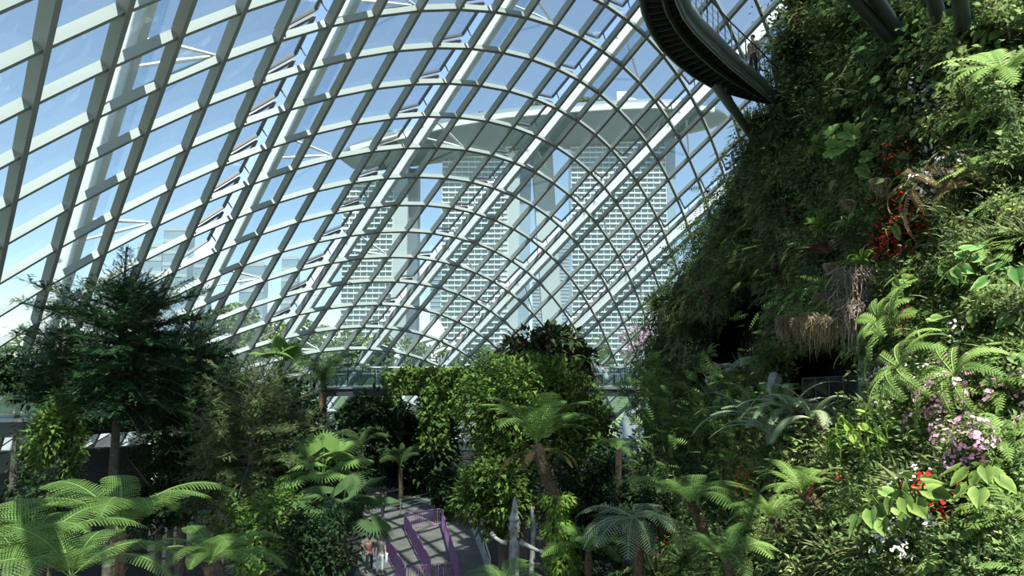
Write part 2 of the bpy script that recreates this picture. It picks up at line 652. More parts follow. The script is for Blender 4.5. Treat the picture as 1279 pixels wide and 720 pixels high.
L_['pink'] = leafmat('pink_petals', [(.55, .18, .35), (.75, .5, .62)], .2)
L_['white'] = leafmat('white_petals', [(.65, .62, .6), (.8, .78, .76)], .2)
L_['orange'] = leafmat('orange_petals', [(.75, .13, .01), (.85, .25, .02)], .2)
L_['coral'] = leafmat('coral_petals', [(.7, .1, .04), (.8, .2, .1)], .2)
L_['bromel'] = leafmat('bromeliad_dark', [(.05, .025, .02), (.13, .07, .05), (.2, .17, .12)], .1)
L_['park'] = leafmat('park_leaves', [(.05, .10, .03), (.11, .18, .055), (.2, .27, .09)], .25)
L_['pinktree'] = leafmat('pink_blossom', [(.45, .3, .36), (.62, .45, .5)], .25)

# ---- city outside
def tower(label, px0, px1, pyt0, pyt1, Y, floors, cols, sides, depth=28):
    a, b = at(px0, pyt0, Y), at(px1, pyt1, Y)
    base = np.array(((a[0] + b[0]) / 2, Y, 0))
    root = empty('hotel_tower', base, label, 'building', 'three hotel towers under the sky deck')
    w = b[0] - a[0]
    H0, H1 = a[2], b[2]
    mb = MB()
    mb.add([(-w / 2, 0, 0), (w / 2, 0, 0), (w / 2, depth, 0), (-w / 2, depth, 0), (-w / 2, 0, H0), (w / 2, 0, H1), (w / 2, depth, H1), (-w / 2, depth, H0)],
           [(0, 1, 5, 4), (1, 2, 6, 5), (2, 3, 7, 6), (3, 0, 4, 7), (4, 5, 6, 7)])
    mb.build('glass_body', M['tower_glass'], root)
    s = MB()
    for i in range(floors + 1):
        z = min(H0, H1) * (i / floors)
        s.box((0, -.9, z), (w, 1.9, 1.25))
    s.add([(-w / 2, -1.8, H0 - 4), (w / 2, -1.8, H1 - 4), (w / 2, 0, H1 - 4), (-w / 2, 0, H0 - 4), (-w / 2, -1.8, H0), (w / 2, -1.8, H1), (w / 2, 0, H1), (-w / 2, 0, H0)],
          [(0, 1, 5, 4), (0, 3, 2, 1), (4, 5, 6, 7), (0, 4, 7, 3), (1, 2, 6, 5)])
    for j in range(cols + 1):
        x = -w / 2 + w * j / cols
        s.box((x, -.8, min(H0, H1) / 2), (.4, 1.2, min(H0, H1)))
    s.build('balcony_grid', M['tower_slab'], root)
    for (qx0, qx1, pt, pb0, pb1, dy, mat) in sides:
        p, q = at(qx0, pt, Y + dy), at(qx1, pt, Y + dy)
        r0, r1 = at(pb0, HY, Y + dy), at(pb1, HY, Y + dy)
        m2 = MB()
        z = p[2]
        m2.add([(r0[0], Y + dy, 0), (r1[0], Y + dy, 0), (r1[0], Y + dy + 18, 0), (r0[0], Y + dy + 18, 0), (p[0], Y + dy, z), (q[0], Y + dy, z), (q[0], Y + dy + 18, z), (p[0], Y + dy + 18, z)],
               [(0, 1, 5, 4), (1, 2, 6, 5), (2, 3, 7, 6), (3, 0, 4, 7), (4, 5, 6, 7)])
        m2.V = [v - base for v in m2.V]
        m2.build('end_wall', M[mat], root)
    return root


tower('hotel tower standing under the tapering end of the sky deck', 430, 492, 226, 214, 600, 36, 8, [(492, 510, 205, 486, 506, -1, 'tower_wall'), (512, 522, 210, 508, 520, 8, 'hull')])
tower('middle hotel tower of the three under the sky deck', 553, 634, 190, 178, 600, 43, 10, [(632, 650, 180, 622, 646, -1, 'tower_wall'), (650, 664, 182, 646, 660, 10, 'city_glass'), (664, 690, 188, 682, 706, 14, 'tower_wall')])
tower('hotel tower closest to the planted mountain, with a curved glass corner', 713, 830, 172, 163, 600, 46, 15, [(828, 843, 160, 834, 846, 2, 'city_glass')])

secs = [(424, 193, 197), (438, 187, 207), (470, 178, 209), (510, 169, 204), (560, 157, 197), (600, 150, 192), (632, 145, 187), (700, 139, 182), (760, 135, 178), (810, 133, 171), (860, 134, 163), (892, 138, 156), (908, 146, 150)]
hm = MB()
V, f = [], []
for i, (x, t, b) in enumerate(secs):
    T_, B_ = at(x, t, 596), at(x, b, 596)
    hw = 4 + 19 * min(1, (i + .4) / 2.5, (len(secs) - i - .6) / 2.5)
    h = T_[2] - B_[2]
    for (yy, zz) in ((-1, 1), (-1, .72), (-.7, .3), (-.3, 0), (.3, 0), (.7, .3), (1, .72), (1, 1)):
        V.append((T_[0], 600 + yy * hw, B_[2] + zz * h))
for i in range(len(secs) - 1):
    for c in range(8):
        c2 = (c + 1) % 8
        f.append((8 * i + c, 8 * i + c2, 8 * i + 8 + c2, 8 * i + 8 + c))
f += [tuple(range(8)), tuple(8 * (len(secs) - 1) + c for c in range(7, -1, -1))]
sd = empty('sky_deck', (30, 600, 190), 'long boat-shaped sky deck resting across the three hotel towers', 'sky deck')
hm.add(np.array(V) - (30, 600, 190), f)
hm.build('hull', M['hull'], sd, smooth=True)
e = MB()
for (x0, t0, b0), (x1, t1, b1) in zip(secs[1:-2], secs[2:-1]):
    p, q = at(x0, t0 - 1, 576), at(x1, t1 - 1, 576)
    e.bar(p - (30, 600, 190), q - (30, 600, 190), 3, 4)
e.build('parapet', M['tower_slab'], sd)
e = MB()
c = at(785, 127, 600)
e.ball(c - (30, 600, 190) + (0, 0, -3), 11, 12, 8, sq=(1, .8, .55))
e.box(c - (30, 600, 190) + (-5, 0, 3), (11, 10, 9))
e.build('rooftop_pavilion', M['white'], sd)
lb = LB()
for x, y in [(668, 134), (676, 130), (684, 132), (716, 127), (724, 124), (732, 128), (742, 127), (752, 130), (478, 172), (486, 170), (494, 170), (850, 130), (862, 131), (540, 155), (600, 146)]:
    c = at(x, y, 600)
    n = 160
    lb.inst(T_WIDE, c + unit(n) * RS.uniform(.6, 1, (n, 1)) * (5, 5, 4.5), unit(n), unit(n), 1.8, RS.uniform(0, 1, n))
tag(lb.build('sky_garden_trees', L_['park'], None, (0, 600, 190)), 'small trees growing along the top of the sky deck', 'trees', kind='stuff')


def plain_tower(px0, px1, pyt, Y, label, bands=18, mat='city_glass'):
    a, b = at(px0, pyt, Y), at(px1, pyt, Y)
    root = empty('office_tower', ((a[0] + b[0]) / 2, Y, 0), label, 'building')
    w, H = b[0] - a[0], a[2]
    MB().box((0, w * .3, H / 2), (w, w * .6, H)).build('glass_body', M[mat], root)
    s = MB()
    for i in range(1, bands + 1):
        s.box((0, -.15, H * i / bands), (w * 1.01, .8, H / bands * .28))
    s.build('floor_bands', M['tower_wall'], root)


plain_tower(665, 691, 352, 900, 'banded blue office tower between the middle and the last hotel tower', 26)
plain_tower(697, 716, 297, 1000, 'slim pale office tower rising close beside the last hotel tower', 38)
plain_tower(538, 553, 322, 900, 'glass office tower in the gap before the middle hotel tower', 26)
plain_tower(205, 236, 286, 1100, 'squat blue glass office block behind the conifer tip', 12)
plain_tower(172, 203, 306, 1100, 'low blue office block beside the squat glass one', 9)
plain_tower(243, 262, 318, 1200, 'narrow grey office block above the conifer shoulder', 10)
plain_tower(300, 330, 330, 1300, 'wide low office block seen past the first glazed vents', 8)
plain_tower(352, 372, 322, 1300, 'office block standing alone over the park trees', 10)

# white event shell in the park
sh = MB()
for (x0, x1, y, hh) in [(500, 536, 436, 10), (520, 566, 430, 8), (545, 575, 440, 6), (470, 505, 446, 5)]:
    a, b = at(x0, y, 170), at(x1, y, 170)
    n = 10
    V, f = [], []
    for i in range(n + 1):
        t = i / n
        for k, yy in enumerate((-5, 5)):
            V.append((a[0] + (b[0] - a[0]) * t, 170 + yy, a[2] + math.sin(math.pi * t) * hh * .19))
            V.append((a[0] + (b[0] - a[0]) * t, 170 + yy, a[2] + math.sin(math.pi * t) * hh * .19 - .5))
    for i in range(n):
        k = 4 * i
        f += [(k, k + 4, k + 6, k + 2), (k + 1, k + 3, k + 7, k + 5), (k, k + 1, k + 5, k + 4), (k + 2, k + 6, k + 7, k + 3)]
    sh.add(V, f)
    for x in np.linspace(a[0] + 1, b[0] - 1, 4):
        sh.box((x, 170, a[2] / 2), (.5, .5, a[2]))
tag(sh.build('park_canopy', M['white'], None, loc=(-20, 170, 0)), 'white curved canopies of a pavilion in the park outside', 'canopy')
c = at(541, 420, 260)
tag(MB().tube([(c[0], 260, 0), (c[0], 260, c[2] + 2), (c[0] + 1, 260, c[2] + 7)], [5, 4.5, .6], 10).build('white_tent', M['white'], None, loc=(c[0], 260, 0)), 'white pointed tent outside at the foot of the middle tower', 'tent')


def park_tree(px, pyt, Y, w, label, mat='park', cat='tree'):
    c = at(px, pyt, Y)
    H = c[2]
    R = w * Y / 900 / 2
    root = empty('park_tree', (c[0], Y, -.5), label, cat, 'trees in the park outside the glass')
    MB().tube([(0, 0, 0), (.1, 0, H * .45), (.3, 0, H * .8)], [.5, .4, .2], 6).build('trunk', M['bark'], root)
    lb = LB()
    for _ in range(16):
        d = rnd.uniform(0, 2 * math.pi)
        q = np.array((math.cos(d) * R * rnd.uniform(.1, .75), math.sin(d) * R * .7, H * rnd.uniform(.5, .86)))
        n = 110
        u = unit(n)
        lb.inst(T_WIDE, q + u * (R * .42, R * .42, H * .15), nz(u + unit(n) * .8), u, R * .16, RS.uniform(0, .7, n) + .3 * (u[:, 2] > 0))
    lb.build('foliage', L_[mat], root)


PARK = [(8, 415, 90, 90), (45, 440, 100, 60), (100, 430, 120, 70), (275, 378, 150, 55), (300, 372, 160, 60), (335, 384, 150, 55), (372, 398, 150, 50), (405, 402, 140, 45), (440, 404, 150, 50),
        (475, 412, 160, 45), (520, 416, 150, 40), (240, 395, 150, 60), (560, 425, 210, 40), (600, 430, 190, 36), (320, 418, 110, 50), (360, 425, 110, 50), (410, 430, 110, 50), (712, 425, 230, 36), (755, 418, 250, 30)]
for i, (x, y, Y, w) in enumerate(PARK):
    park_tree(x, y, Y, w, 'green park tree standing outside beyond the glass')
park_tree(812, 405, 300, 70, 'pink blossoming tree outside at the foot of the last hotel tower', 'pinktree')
# bare tree outside
bt = MB()
c = at(790, 400, 250)
for _ in range(46):
    d, e_ = rnd.uniform(0, 6.28), rnd.uniform(.3, 1.2)
    L = rnd.uniform(5, 9)
    p0 = np.array((c[0], 250, rnd.uniform(5, 9)))
    p1 = p0 + np.array((math.cos(d) * math.cos(e_), math.sin(d) * math.cos(e_), math.sin(e_))) * L
    bt.tube([p0, (p0 + p1) / 2 + (0, 0, .4), p1 + (0, 0, .8)], [.3, .2, .07], 5)
bt.tube([(c[0], 250, -.5), (c[0], 250, 9)], [.8, .45], 6)
tag(bt.build('bare_tree', M['driftwood'], None, loc=(c[0], 250, -.5)), 'leafless grey tree outside in front of the last hotel tower', 'tree')

# ------------------------------------------------------------------ the planted mountain
YS = np.array([-90, 0, 20, 50, 75, 100, 130, 150, 170, 215, 250, 285, 330, 355, 375, 395, 430, 455, 480, 520, 560, 600, 640, 680, 720, 800, 900], float)
XS = np.array([1010, 1000, 992, 972, 962, 968, 978, 950, 938, 918, 906, 892, 862, 842, 832, 830, 818, 812, 815, 806, 802, 792, 790, 800, 806, 812, 815], float)
DS = np.interp


def m_xs(py):
    return np.interp(py, YS, XS)


def m_ds(py):
    return np.interp(py, [-90, 0, 130, 300, 480, 560, 640, 720, 900], [25, 27, 30.5, 38, 44, 36, 28, 22, 17])


def m_dr(py):
    return np.interp(py, [-90, 0, 200, 350, 500, 720, 900], [17.5, 16.5, 13.5, 11.5, 10, 8, 7])


def cave_mask(px, py):
    px, py = np.asarray(px, float), np.asarray(py, float)
    a = math.radians(-32)
    u = (px - 932) * math.cos(a) - (py - 425) * math.sin(a)
    v = (px - 932) * math.sin(a) + (py - 425) * math.cos(a)
    r1 = np.sqrt((u / 27) ** 2 + (v / 58) ** 2)
    r2 = (np.abs((px - 1052) / 52) ** 3 + np.abs((py - 484) / 40) ** 3) ** (1 / 3)
    return np.clip(np.maximum(1.25 - r1, 1.25 - r2) * 3, 0, 1)


def mpos(px, py, flat=False):
    px, py = np.broadcast_arrays(np.asarray(px, float), np.asarray(py, float))
    xs = m_xs(py)
    t = (px - xs) / (1279 - xs)
    tt = np.clip(t, 0, 1)
    D = m_dr(py) + (m_ds(py) - m_dr(py)) * (1 - tt) ** 1.7 - np.clip(t - 1, 0, 2) * 2.0
    if not flat:
        b = np.sin(px * .045 + py * .02) * np.sin(py * .05 - px * .017) + .6 * np.sin(px * .09 - py * .06 + 1.3) + .4 * np.sin(px * .02 + py * .11)
        D = D + b * .035 * D * np.clip(tt * 6, .15, 1)
        D = D + cave_mask(px, py) * 5.0
    return at(px, py, D)


def mnorm(px, py, h=7):
    a = mpos(px + h, py, True) - mpos(px - h, py, True)
    b = mpos(px, py + h, True) - mpos(px, py - h, True)
    n = np.cross(b, a)
    n = nz(n)
    P = mpos(px, py, True) - (0, 0, EYE)
    s = -np.sign(np.sum(n * P, -1, keepdims=True))
    return n * s


rows = np.concatenate([np.linspace(-90, 720, 136), np.linspace(730, 900, 18)])
W = []
for y in rows:
    xs = m_xs(y)
    xx = xs + (1420 - xs) * np.linspace(0, 1, 100) ** 1.05
    line = mpos(xx, np.full(100, y))
    e0 = line[0]
    back = [e0 + np.array((.5 * k ** 1.6 * .6 + .1 * k, 1.0 * k, .05 * k * k)) for k in (8, 6, 5, 4, 3, 2, 1)]
    W.append(np.concatenate([np.array(back), line]))
W = np.array(W)
W[..., 2] = np.maximum(W[..., 2], -.2)
R_, C_ = W.shape[:2]
idx = np.arange(R_ * C_).reshape(R_, C_)
q = np.stack([idx[:-1, :-1], idx[1:, :-1], idx[1:, 1:], idx[:-1, 1:]], -1).reshape(-1, 4)
mm = MB()
Vm = W.reshape(-1, 3)
# closed top running back from the upper edge
top = W[0] + np.array((6., 10., 1.2))
nV = len(Vm)
Vm = np.concatenate([Vm, top])
ext = [(int(idx[0, i]), int(idx[0, i + 1]), nV + i + 1, nV + i) for i in range(C_ - 1)]
loops = np.concatenate([q.ravel(), np.array(ext).ravel()])
me = fast_mesh('mountain', Vm, loops, np.full(len(q) + len(ext), 4, np.int32), np.full(len(Vm), .5), True)
tag(link('mountain', me, M['rock']), 'steep planted mountain covered in ferns and creepers', 'planted mountain', kind='structure')


def scatter_px(n, fn=None, x0=780, x1=1290, y0=-20, y1=735):
    px = RS.uniform(x0, x1, n * 3)
    py = RS.uniform(y0, y1, n * 3)
    ok = (px > m_xs(py) + 1) & (cave_mask(px, py) < .25)
    if fn is not None:
        ok &= RS.uniform(size=len(px)) < fn(px, py)
    px, py = px[ok][:n], py[ok][:n]
    return px, py


def blob(cx, cy, rx, ry):
    return lambda x, y: np.exp(-(((x - cx) / rx) ** 2 + ((y - cy) / ry) ** 2) * 1.2)


def carpet(name, T, n, fn, size_px, mat, label, hang=.5, out=.45, lift=.12, vfn=None, smin=.05):
    px, py = scatter_px(n, fn)
    P, Nn = mpos(px, py), mnorm(px, py)
    n = len(px)
    D = np.linalg.norm(P - (0, 0, EYE), axis=1)
    d = nz(-UP * hang + Nn * out + unit(n) * .55)
    z = nz(Nn + unit(n) * .5 + UP * .35)
    s = np.maximum(smin, size_px * D / 900) * RS.uniform(.6, 1.35, n)
    pat = .5 + .28 * np.sin(px * .05 + 2 * np.sin(py * .03)) * np.sin(py * .045 + 1) + .22 * np.sin(px * .11 - py * .09)
    if vfn is not None:
        pat = vfn(px, py)
    lb = LB()
    lb.inst(T, P + Nn * (RS.uniform(0, lift * 3, n) * D / 14)[:, None], d, z, s, np.clip(pat * .7 + RS.uniform(-.12, .42, n), 0, 1))
    c = mpos(1050, 350)
    return tag(lb.build(name, mat, None, c), label, 'foliage', kind='stuff')


one = lambda x, y: np.ones_like(x)
carpet('moss_cover', T_FERNLET, 42000, one, 9, L_['wall_a'], 'fine mossy ferny growth covering the whole mountain', .6, .5)
carpet('creeper_leaves', T_LEAF, 70000, one, 5.5, L_['wall_b'], 'small creeper leaves spread over the mountain', .4, .5, .16)
carpet('broad_creeper', T_WIDE, 4200, lambda x, y: np.clip(blob(1165, 80, 90, 110)(x, y) + blob(1255, 60, 60, 90)(x, y), 0, 1), 9, L_['wall_b'],
       'glossy heart-leaved creeper behind the dark strut tubes', .6, .6, .25)
carpet('flank_ferns', T_FERNLET, 9000, lambda x, y: np.clip(blob(930, 300, 80, 130)(x, y) + .8 * blob(860, 430, 60, 90)(x, y), 0, 1), 17, L_['wall_a'],
       'fine hanging fern fronds on the flank towards the glass', .7, .6, .2)
carpet('brown_growth', T_LEAF, 5200, lambda x, y: np.clip(blob(985, 468, 22, 42)(x, y) + .35 * blob(880, 440, 45, 60)(x, y) + .25 * blob(1010, 60, 40, 60)(x, y), 0, 1), 6, L_['wall_c'],
       'reddish brown dry growth between the two cave mouths', .3, .6, .3)
carpet('slope_grass', T_BLADE, 9000, lambda x, y: np.clip(blob(900, 530, 90, 60)(x, y) + .7 * blob(1230, 300, 50, 60)(x, y) + .5 * blob(1010, 640, 90, 60)(x, y) + .5 * blob(1060, 110, 60, 60)(x, y), 0, 1), 15, L_['cypress'],
       'thin grassy blades on the lower slope', -.1, .8, .2)
carpet('lower_leaves', T_LEAF, 12000, lambda x, y: np.clip((y - 430) / 160, 0, 1) * np.clip((x - 900) / 200, 0, 1), 7, L_['wall_b'],
       'leafy undergrowth low on the mountain', .2, .7, .3, lambda x, y: .45 + .3 * np.sin(x * .04) * np.sin(y * .05))

carpet('slope_ferns', T_FERNLET, 5200, lambda x, y: np.clip(blob(900, 535, 100, 70)(x, y) + .5 * blob(850, 500, 60, 60)(x, y), 0, 1), 17, L_['fern'],  # fern carpet added in bright green, standing in for sunlight here
       'bright feathery fern growth on the sunlit lower slope', .1, .8, .35)
carpet('face_ferns', T_FERNLET, 3600, lambda x, y: np.clip(blob(955, 330, 55, 55)(x, y) + .7 * blob(1040, 380, 60, 30)(x, y), 0, 1), 17, L_['fern'],
       'bright drooping ferns over the first cave mouth', .5, .8, .35)
carpet('olive_moss', T_LEAF, 9000, lambda x, y: np.clip(blob(1040, 110, 60, 80)(x, y) + .8 * blob(1240, 300, 50, 70)(x, y) + .5 * blob(1100, 640, 120, 70)(x, y), 0, 1), 5, L_['cypress'],
       'olive mossy patches high and low on the mountain', .3, .7, .3)

# ------------------------------------------------------------------ fronds and plants
def frond_geo(L, npin, width, e0=60, e1=-35, teeth=0, curl=.0, stem=.12, sweep=.35, wp=.75, pw=1.0, droop=.3, r=.012, seed=0):
    """one fern frond along +Y, rising at e0 degrees and bending over to e1; returns verts, faces, v"""
    rg = np.random.RandomState(seed)
    n = 16
    P = [np.zeros(3)]
    for i in range(n):
        e = math.radians(e0 + (e1 - e0) * ((i + .5) / n) ** 1.1)
        P.append(P[-1] + np.array((curl * math.sin(i / n * 2.5) * .05 * L, math.cos(e), math.sin(e))) * L / n)
    P = np.array(P)
    V, Fc, val = [], [], []

    def pt(t):
        f = min(max(t, 0), .9999) * n
        i = int(f)
        return P[i] + (P[i + 1] - P[i]) * (f - i), nz(P[i + 1] - P[i])
    sh = rg.uniform(0, 1, npin)
    k = 0
    for i in range(n + 1):
        rr = r * (1 - .8 * i / n)
        for dx, dz in ((-1, 0), (0, 1), (1, 0), (0, -1)):
            V.append(P[i] + np.array((dx * rr, 0, dz * rr)))
            val.append(.95)
    for i in range(n):
        for c in range(4):
            c2 = (c + 1) % 4
            Fc.append((4 * i + c, 4 * i + c2, 4 * i + 4 + c2, 4 * i + 4 + c))
    for j in range(npin):
        t = stem + (1 - stem) * (j + .5) / npin
        p, d = pt(t)
        u = (t - stem) / (1 - stem)
        w = width * (math.sin(math.pi * min(.999, .10 + u * .88)) ** wp) * rg.uniform(.92, 1.06)
        up = nz(np.cross(np.array((1., 0, 0)), d))
        hw = L * (1 - stem) / npin * .5 * pw
        for s in (-1, 1):
            dirv = nz(np.array((s, 0, 0)) + d * sweep * (1 + u))
            if not teeth:
                q1 = p + dirv * w * .5 - up * droop * w * .12
                q2 = p + dirv * w - up * droop * w * .5
                k = len(V)
                V += [p - d * hw, p + d * hw, q1 + d * hw * .95, q1 - d * hw * .95, q2]
                val += [.3, .3, .55, .55, .9]  # bases darker than tips, crease shade put into the colour
                Fc += [(k, k + 1, k + 2, k + 3), (k + 3, k + 2, k + 4)]
            else:
                k = len(V)
                for m in range(teeth + 1):
                    f = m / teeth
                    V.append(p + dirv * w * f - up * droop * w * .5 * f * f)
                    val.append(.15 + .3 * f + .25 * sh[j])  # dark pinna bases paint the shade between pinnae into the colour
                for m in range(teeth):
                    f = (m + .25) / teeth
                    c = p + dirv * w * f - up * droop * w * .5 * f * f
                    ht = hw * (1 - f * .75) * 1.05
                    for s2 in (-1, 1):
                        V.append(c + d * s2 * ht + dirv * w / teeth * .55)
                        val.append(.45 + .3 * f + .25 * sh[j])
                        kk = len(V) - 1
                        Fc.append((k + m, k + m + 1, kk) if s2 * s < 0 else (k + m + 1, k + m, kk))
    return np.array(V), Fc, np.array(val)


def geo_mesh(name, geos):
    mb = MB()
    for V, Fc, val in geos:
        mb.add(V, Fc, val)
    return mb.mesh(name)


def rotz(V, a):
    c, s = math.cos(a), math.sin(a)
    return np.c_[V[:, 0] * c - V[:, 1] * s, V[:, 0] * s + V[:, 1] * c, V[:, 2]]


def big_fern(name, label, top, fr_me, n, mats=None, trunk=None, els=(-12, 14), scl=(.85, 1.1), extra=None, cat='tree fern', group=None, seed=1, azs=None, trunk_r=.12):
    """crown of fronds, each a part; trunk = list of world points down to the ground"""
    rg = random.Random(seed)
    base = trunk[-1] if trunk else top
    root = empty(name, base, label, cat, group)
    base = np.asarray(base, float)
    if trunk:
        pts = np.array(trunk, float)[::-1] - base
        k = 14
        t = np.linspace(0, 1, k)
        s = np.linspace(0, 1, len(pts))
        pp_ = np.stack([np.interp(t, s, pts[:, i]) for i in range(3)], 1)
        tb = MB()
        tb.tube(pp_, [trunk_r * (1.15 - .25 * x) * rg.uniform(.85, 1.15) for x in t], 9)
        for _ in range(90):
            x = rg.random()
            c = np.array([np.interp(x, t, pp_[:, i]) for i in range(3)])
            a = rg.uniform(0, 6.28)
            o = np.array((math.cos(a), math.sin(a), 0)) * trunk_r
            tb.tube([c + o * .8, c + o * 1.5 + (0, 0, .08)], [.02, .008], 4)
        tb.build('trunk', M['fern_trunk'], root)
    for i in range(n):
        az = (i / n * 2 * math.pi + rg.uniform(-.2, .2)) if azs is None else azs[i]
        me_ = fr_me[i % len(fr_me)]
        o = link('frond', me_, None, root)
        o.location = tuple(np.asarray(top, float) - base)
        o.rotation_euler = (math.radians(rg.uniform(*els)), rg.uniform(-.15, .15), az)
        sc = rg.uniform(*scl)
        o.scale = (sc, sc, sc)
    return root


def frond_set(name, mat, k=3, **kw):
    out = []
    for i in range(k):
        kw2 = dict(kw)
        kw2['e0'] = kw.get('e0', 55) + (i - 1) * 7
        kw2['e1'] = kw.get('e1', -35) + (i - 1) * 8
        me = geo_mesh(name, [frond_geo(seed=i + 3, curl=(i - 1) * .6, **kw2)])
        me.materials.append(mat)
        out.append(me)
    return out


FR_near = frond_set('near_frond', L_['fern'], 3, L=1.85, npin=36, width=.34, e0=68, e1=-30, teeth=9, stem=.08, pw=1.35, sweep=.25)
FR_tree = frond_set('tree_fern_frond', L_['fern'], 3, L=2.0, npin=24, width=.42, e0=64, e1=-22, teeth=7, stem=.1, pw=1.15)
FR_dry = frond_set('dry_frond', L_['fern_dry'], 3, L=1.7, npin=22, width=.36, e0=5, e1=-75, teeth=6, stem=.1, pw=.8)
FR_grey = frond_set('grey_frond', L_['fern_grey'], 3, L=1.7, npin=22, width=.38, e0=35, e1=-45, teeth=6, stem=.1, pw=.85)
FR_cycad = frond_set('cycad_frond', L_['fern_grey'], 3, L=1.25, npin=30, width=.13, e0=45, e1=-40, stem=.05, pw=.8, wp=.35, sweep=.5)
FR_palm = frond_set('palm_frond', L_['palm'], 3, L=2.5, npin=34, width=.5, e0=72, e1=-30, stem=.18, pw=.45, wp=.45, sweep=.9, droop=1.3, r=.03)

# the ferns along the near edge, bottom of the view
G = 'large ferns near the camera'
big_fern('tree_fern', 'broad bright fern crown rising in front of the conifer trunk', at(150, 668, 11.5), FR_near, 11, trunk=[at(150, 668, 11.5), onz(150, 668, 0) * (0, 0, 0) + (at(150, 668, 11.5)[0], 11.5, 0)], seed=2, els=(-14, 8))
big_fern('tree_fern', 'lowest fern crown in the bottom corner under the stone balcony', at(28, 712, 9.8), FR_near, 10, trunk=[at(28, 712, 9.8), (at(28, 712, 9.8)[0], 9.8, 0)], seed=5, els=(-14, 8))
big_fern('tree_fern', 'smaller fern with yellowed tips beside the broad fern crown', at(262, 706, 11), FR_near, 13, scl=(.5, .72), trunk=[at(262, 706, 11), (at(262, 706, 11)[0], 11, 0)], seed=8, els=(-25, 0), trunk_r=.08)
big_fern('tree_fern', 'fern crown drooping between the two front ferns', at(88, 722, 9.2), FR_near, 8, scl=(.7, .9), trunk=[at(88, 722, 9.2), (at(88, 722, 9.2)[0], 9.2, 0)], seed=12, els=(-18, 0))
# centre tree fern
ct = at(670, 556, 20)
tf = big_fern('tree_fern', 'tall sunlit tree fern in the middle with a trunk wrapped in creeper', ct, FR_tree, 15, scl=(.95, 1.18),
              trunk=[ct, at(684, 600, 20.2), at(700, 640, 20.3), (at(704, 720, 20.3)[0], 20.3, 0)], seed=3, els=(-6, 20), trunk_r=.17)
for i, (az, sc) in enumerate([(1.9, .8), (-1.2, .85), (-.6, .75), (2.6, .6), (-1.9, .7)]):
    o = link('dry_frond', FR_dry[i % 3], None, tf)
    o.location = tuple(ct - np.array((at(704, 720, 20.3)[0], 20.3, 0)) - (0, 0, .15))
    o.rotation_euler = (0.2, 0, az)
    o.scale = (sc,) * 3
lb = LB()
for _ in range(2600):
    t = rnd.random()
    c = at(np.interp(t, [0, 1], [694, 708]), np.interp(t, [0, 1], [615, 735]), 20.2)
    a = rnd.uniform(0, 6.28)
    rr = .2 + .32 * math.sin(t * math.pi * 3 + 1) ** 2 * rnd.random() ** .5
    o = np.array((math.cos(a), math.sin(a), 0))
    lb.inst(T_LEAF, c + o * rr, o - UP * .5 + unit(1)[0] * .5, o + UP * .8, rnd.uniform(.1, .2), rnd.random())
tag(lb.build('trunk_creeper', L_['lime'], None, (ct[0], 20, 3)), 'yellow-green creeper climbing the trunk of the tall tree fern', 'creeper')
c2 = at(792, 648, 17.5)
big_fern('tree_fern', 'grey-green tree fern with drooping fronds below the footbridge end', c2, FR_grey, 14, trunk=[c2, at(798, 700, 17.6), (at(800, 720, 17.6)[0], 17.6, 0)], seed=4, els=(-22, 2), scl=(.8, 1.05))
c3 = at(628, 728, 15)
big_fern('tree_fern', 'bright fern crown at the foot of the carved totem', c3, FR_tree, 12, trunk=[c3, (c3[0], 15, 0)], seed=6, els=(-30, -5), scl=(.42, .58), trunk_r=.08)
c4 = at(735, 690, 19)
big_fern('tree_fern', 'shaded dark fern between the totem and the grey-green fern', c4, FR_tree, 11, trunk=[c4, (c4[0], 19, 0)], seed=16, els=(-24, 0), scl=(.6, .8), trunk_r=.1)
c5 = at(772, 562, 24)
big_fern('tree_fern', 'small bright fern crown below the footbridge', c5, FR_tree, 11, trunk=[c5, (c5[0], 24, 0)], seed=26, els=(-24, 0), scl=(.5, .7), trunk_r=.1)
c6 = at(862, 628, 17)
big_fern('tree_fern', 'dark spreading fern low against the planted slope', c6, FR_tree, 13, trunk=[c6, c6 - UP * 1.5 + (.8, .8, 0)], seed=27, els=(-24, 0), scl=(.7, .95), trunk_r=.1)
c7 = at(905, 700, 12.2)
big_fern('tree_fern', 'bright feathery fern at the bottom beside the red-flowered shrub', c7, FR_tree, 12, trunk=[c7, c7 - UP * 1.2 + (.6, .6, 0)], seed=28, els=(-20, 0), scl=(.42, .6), trunk_r=.07)

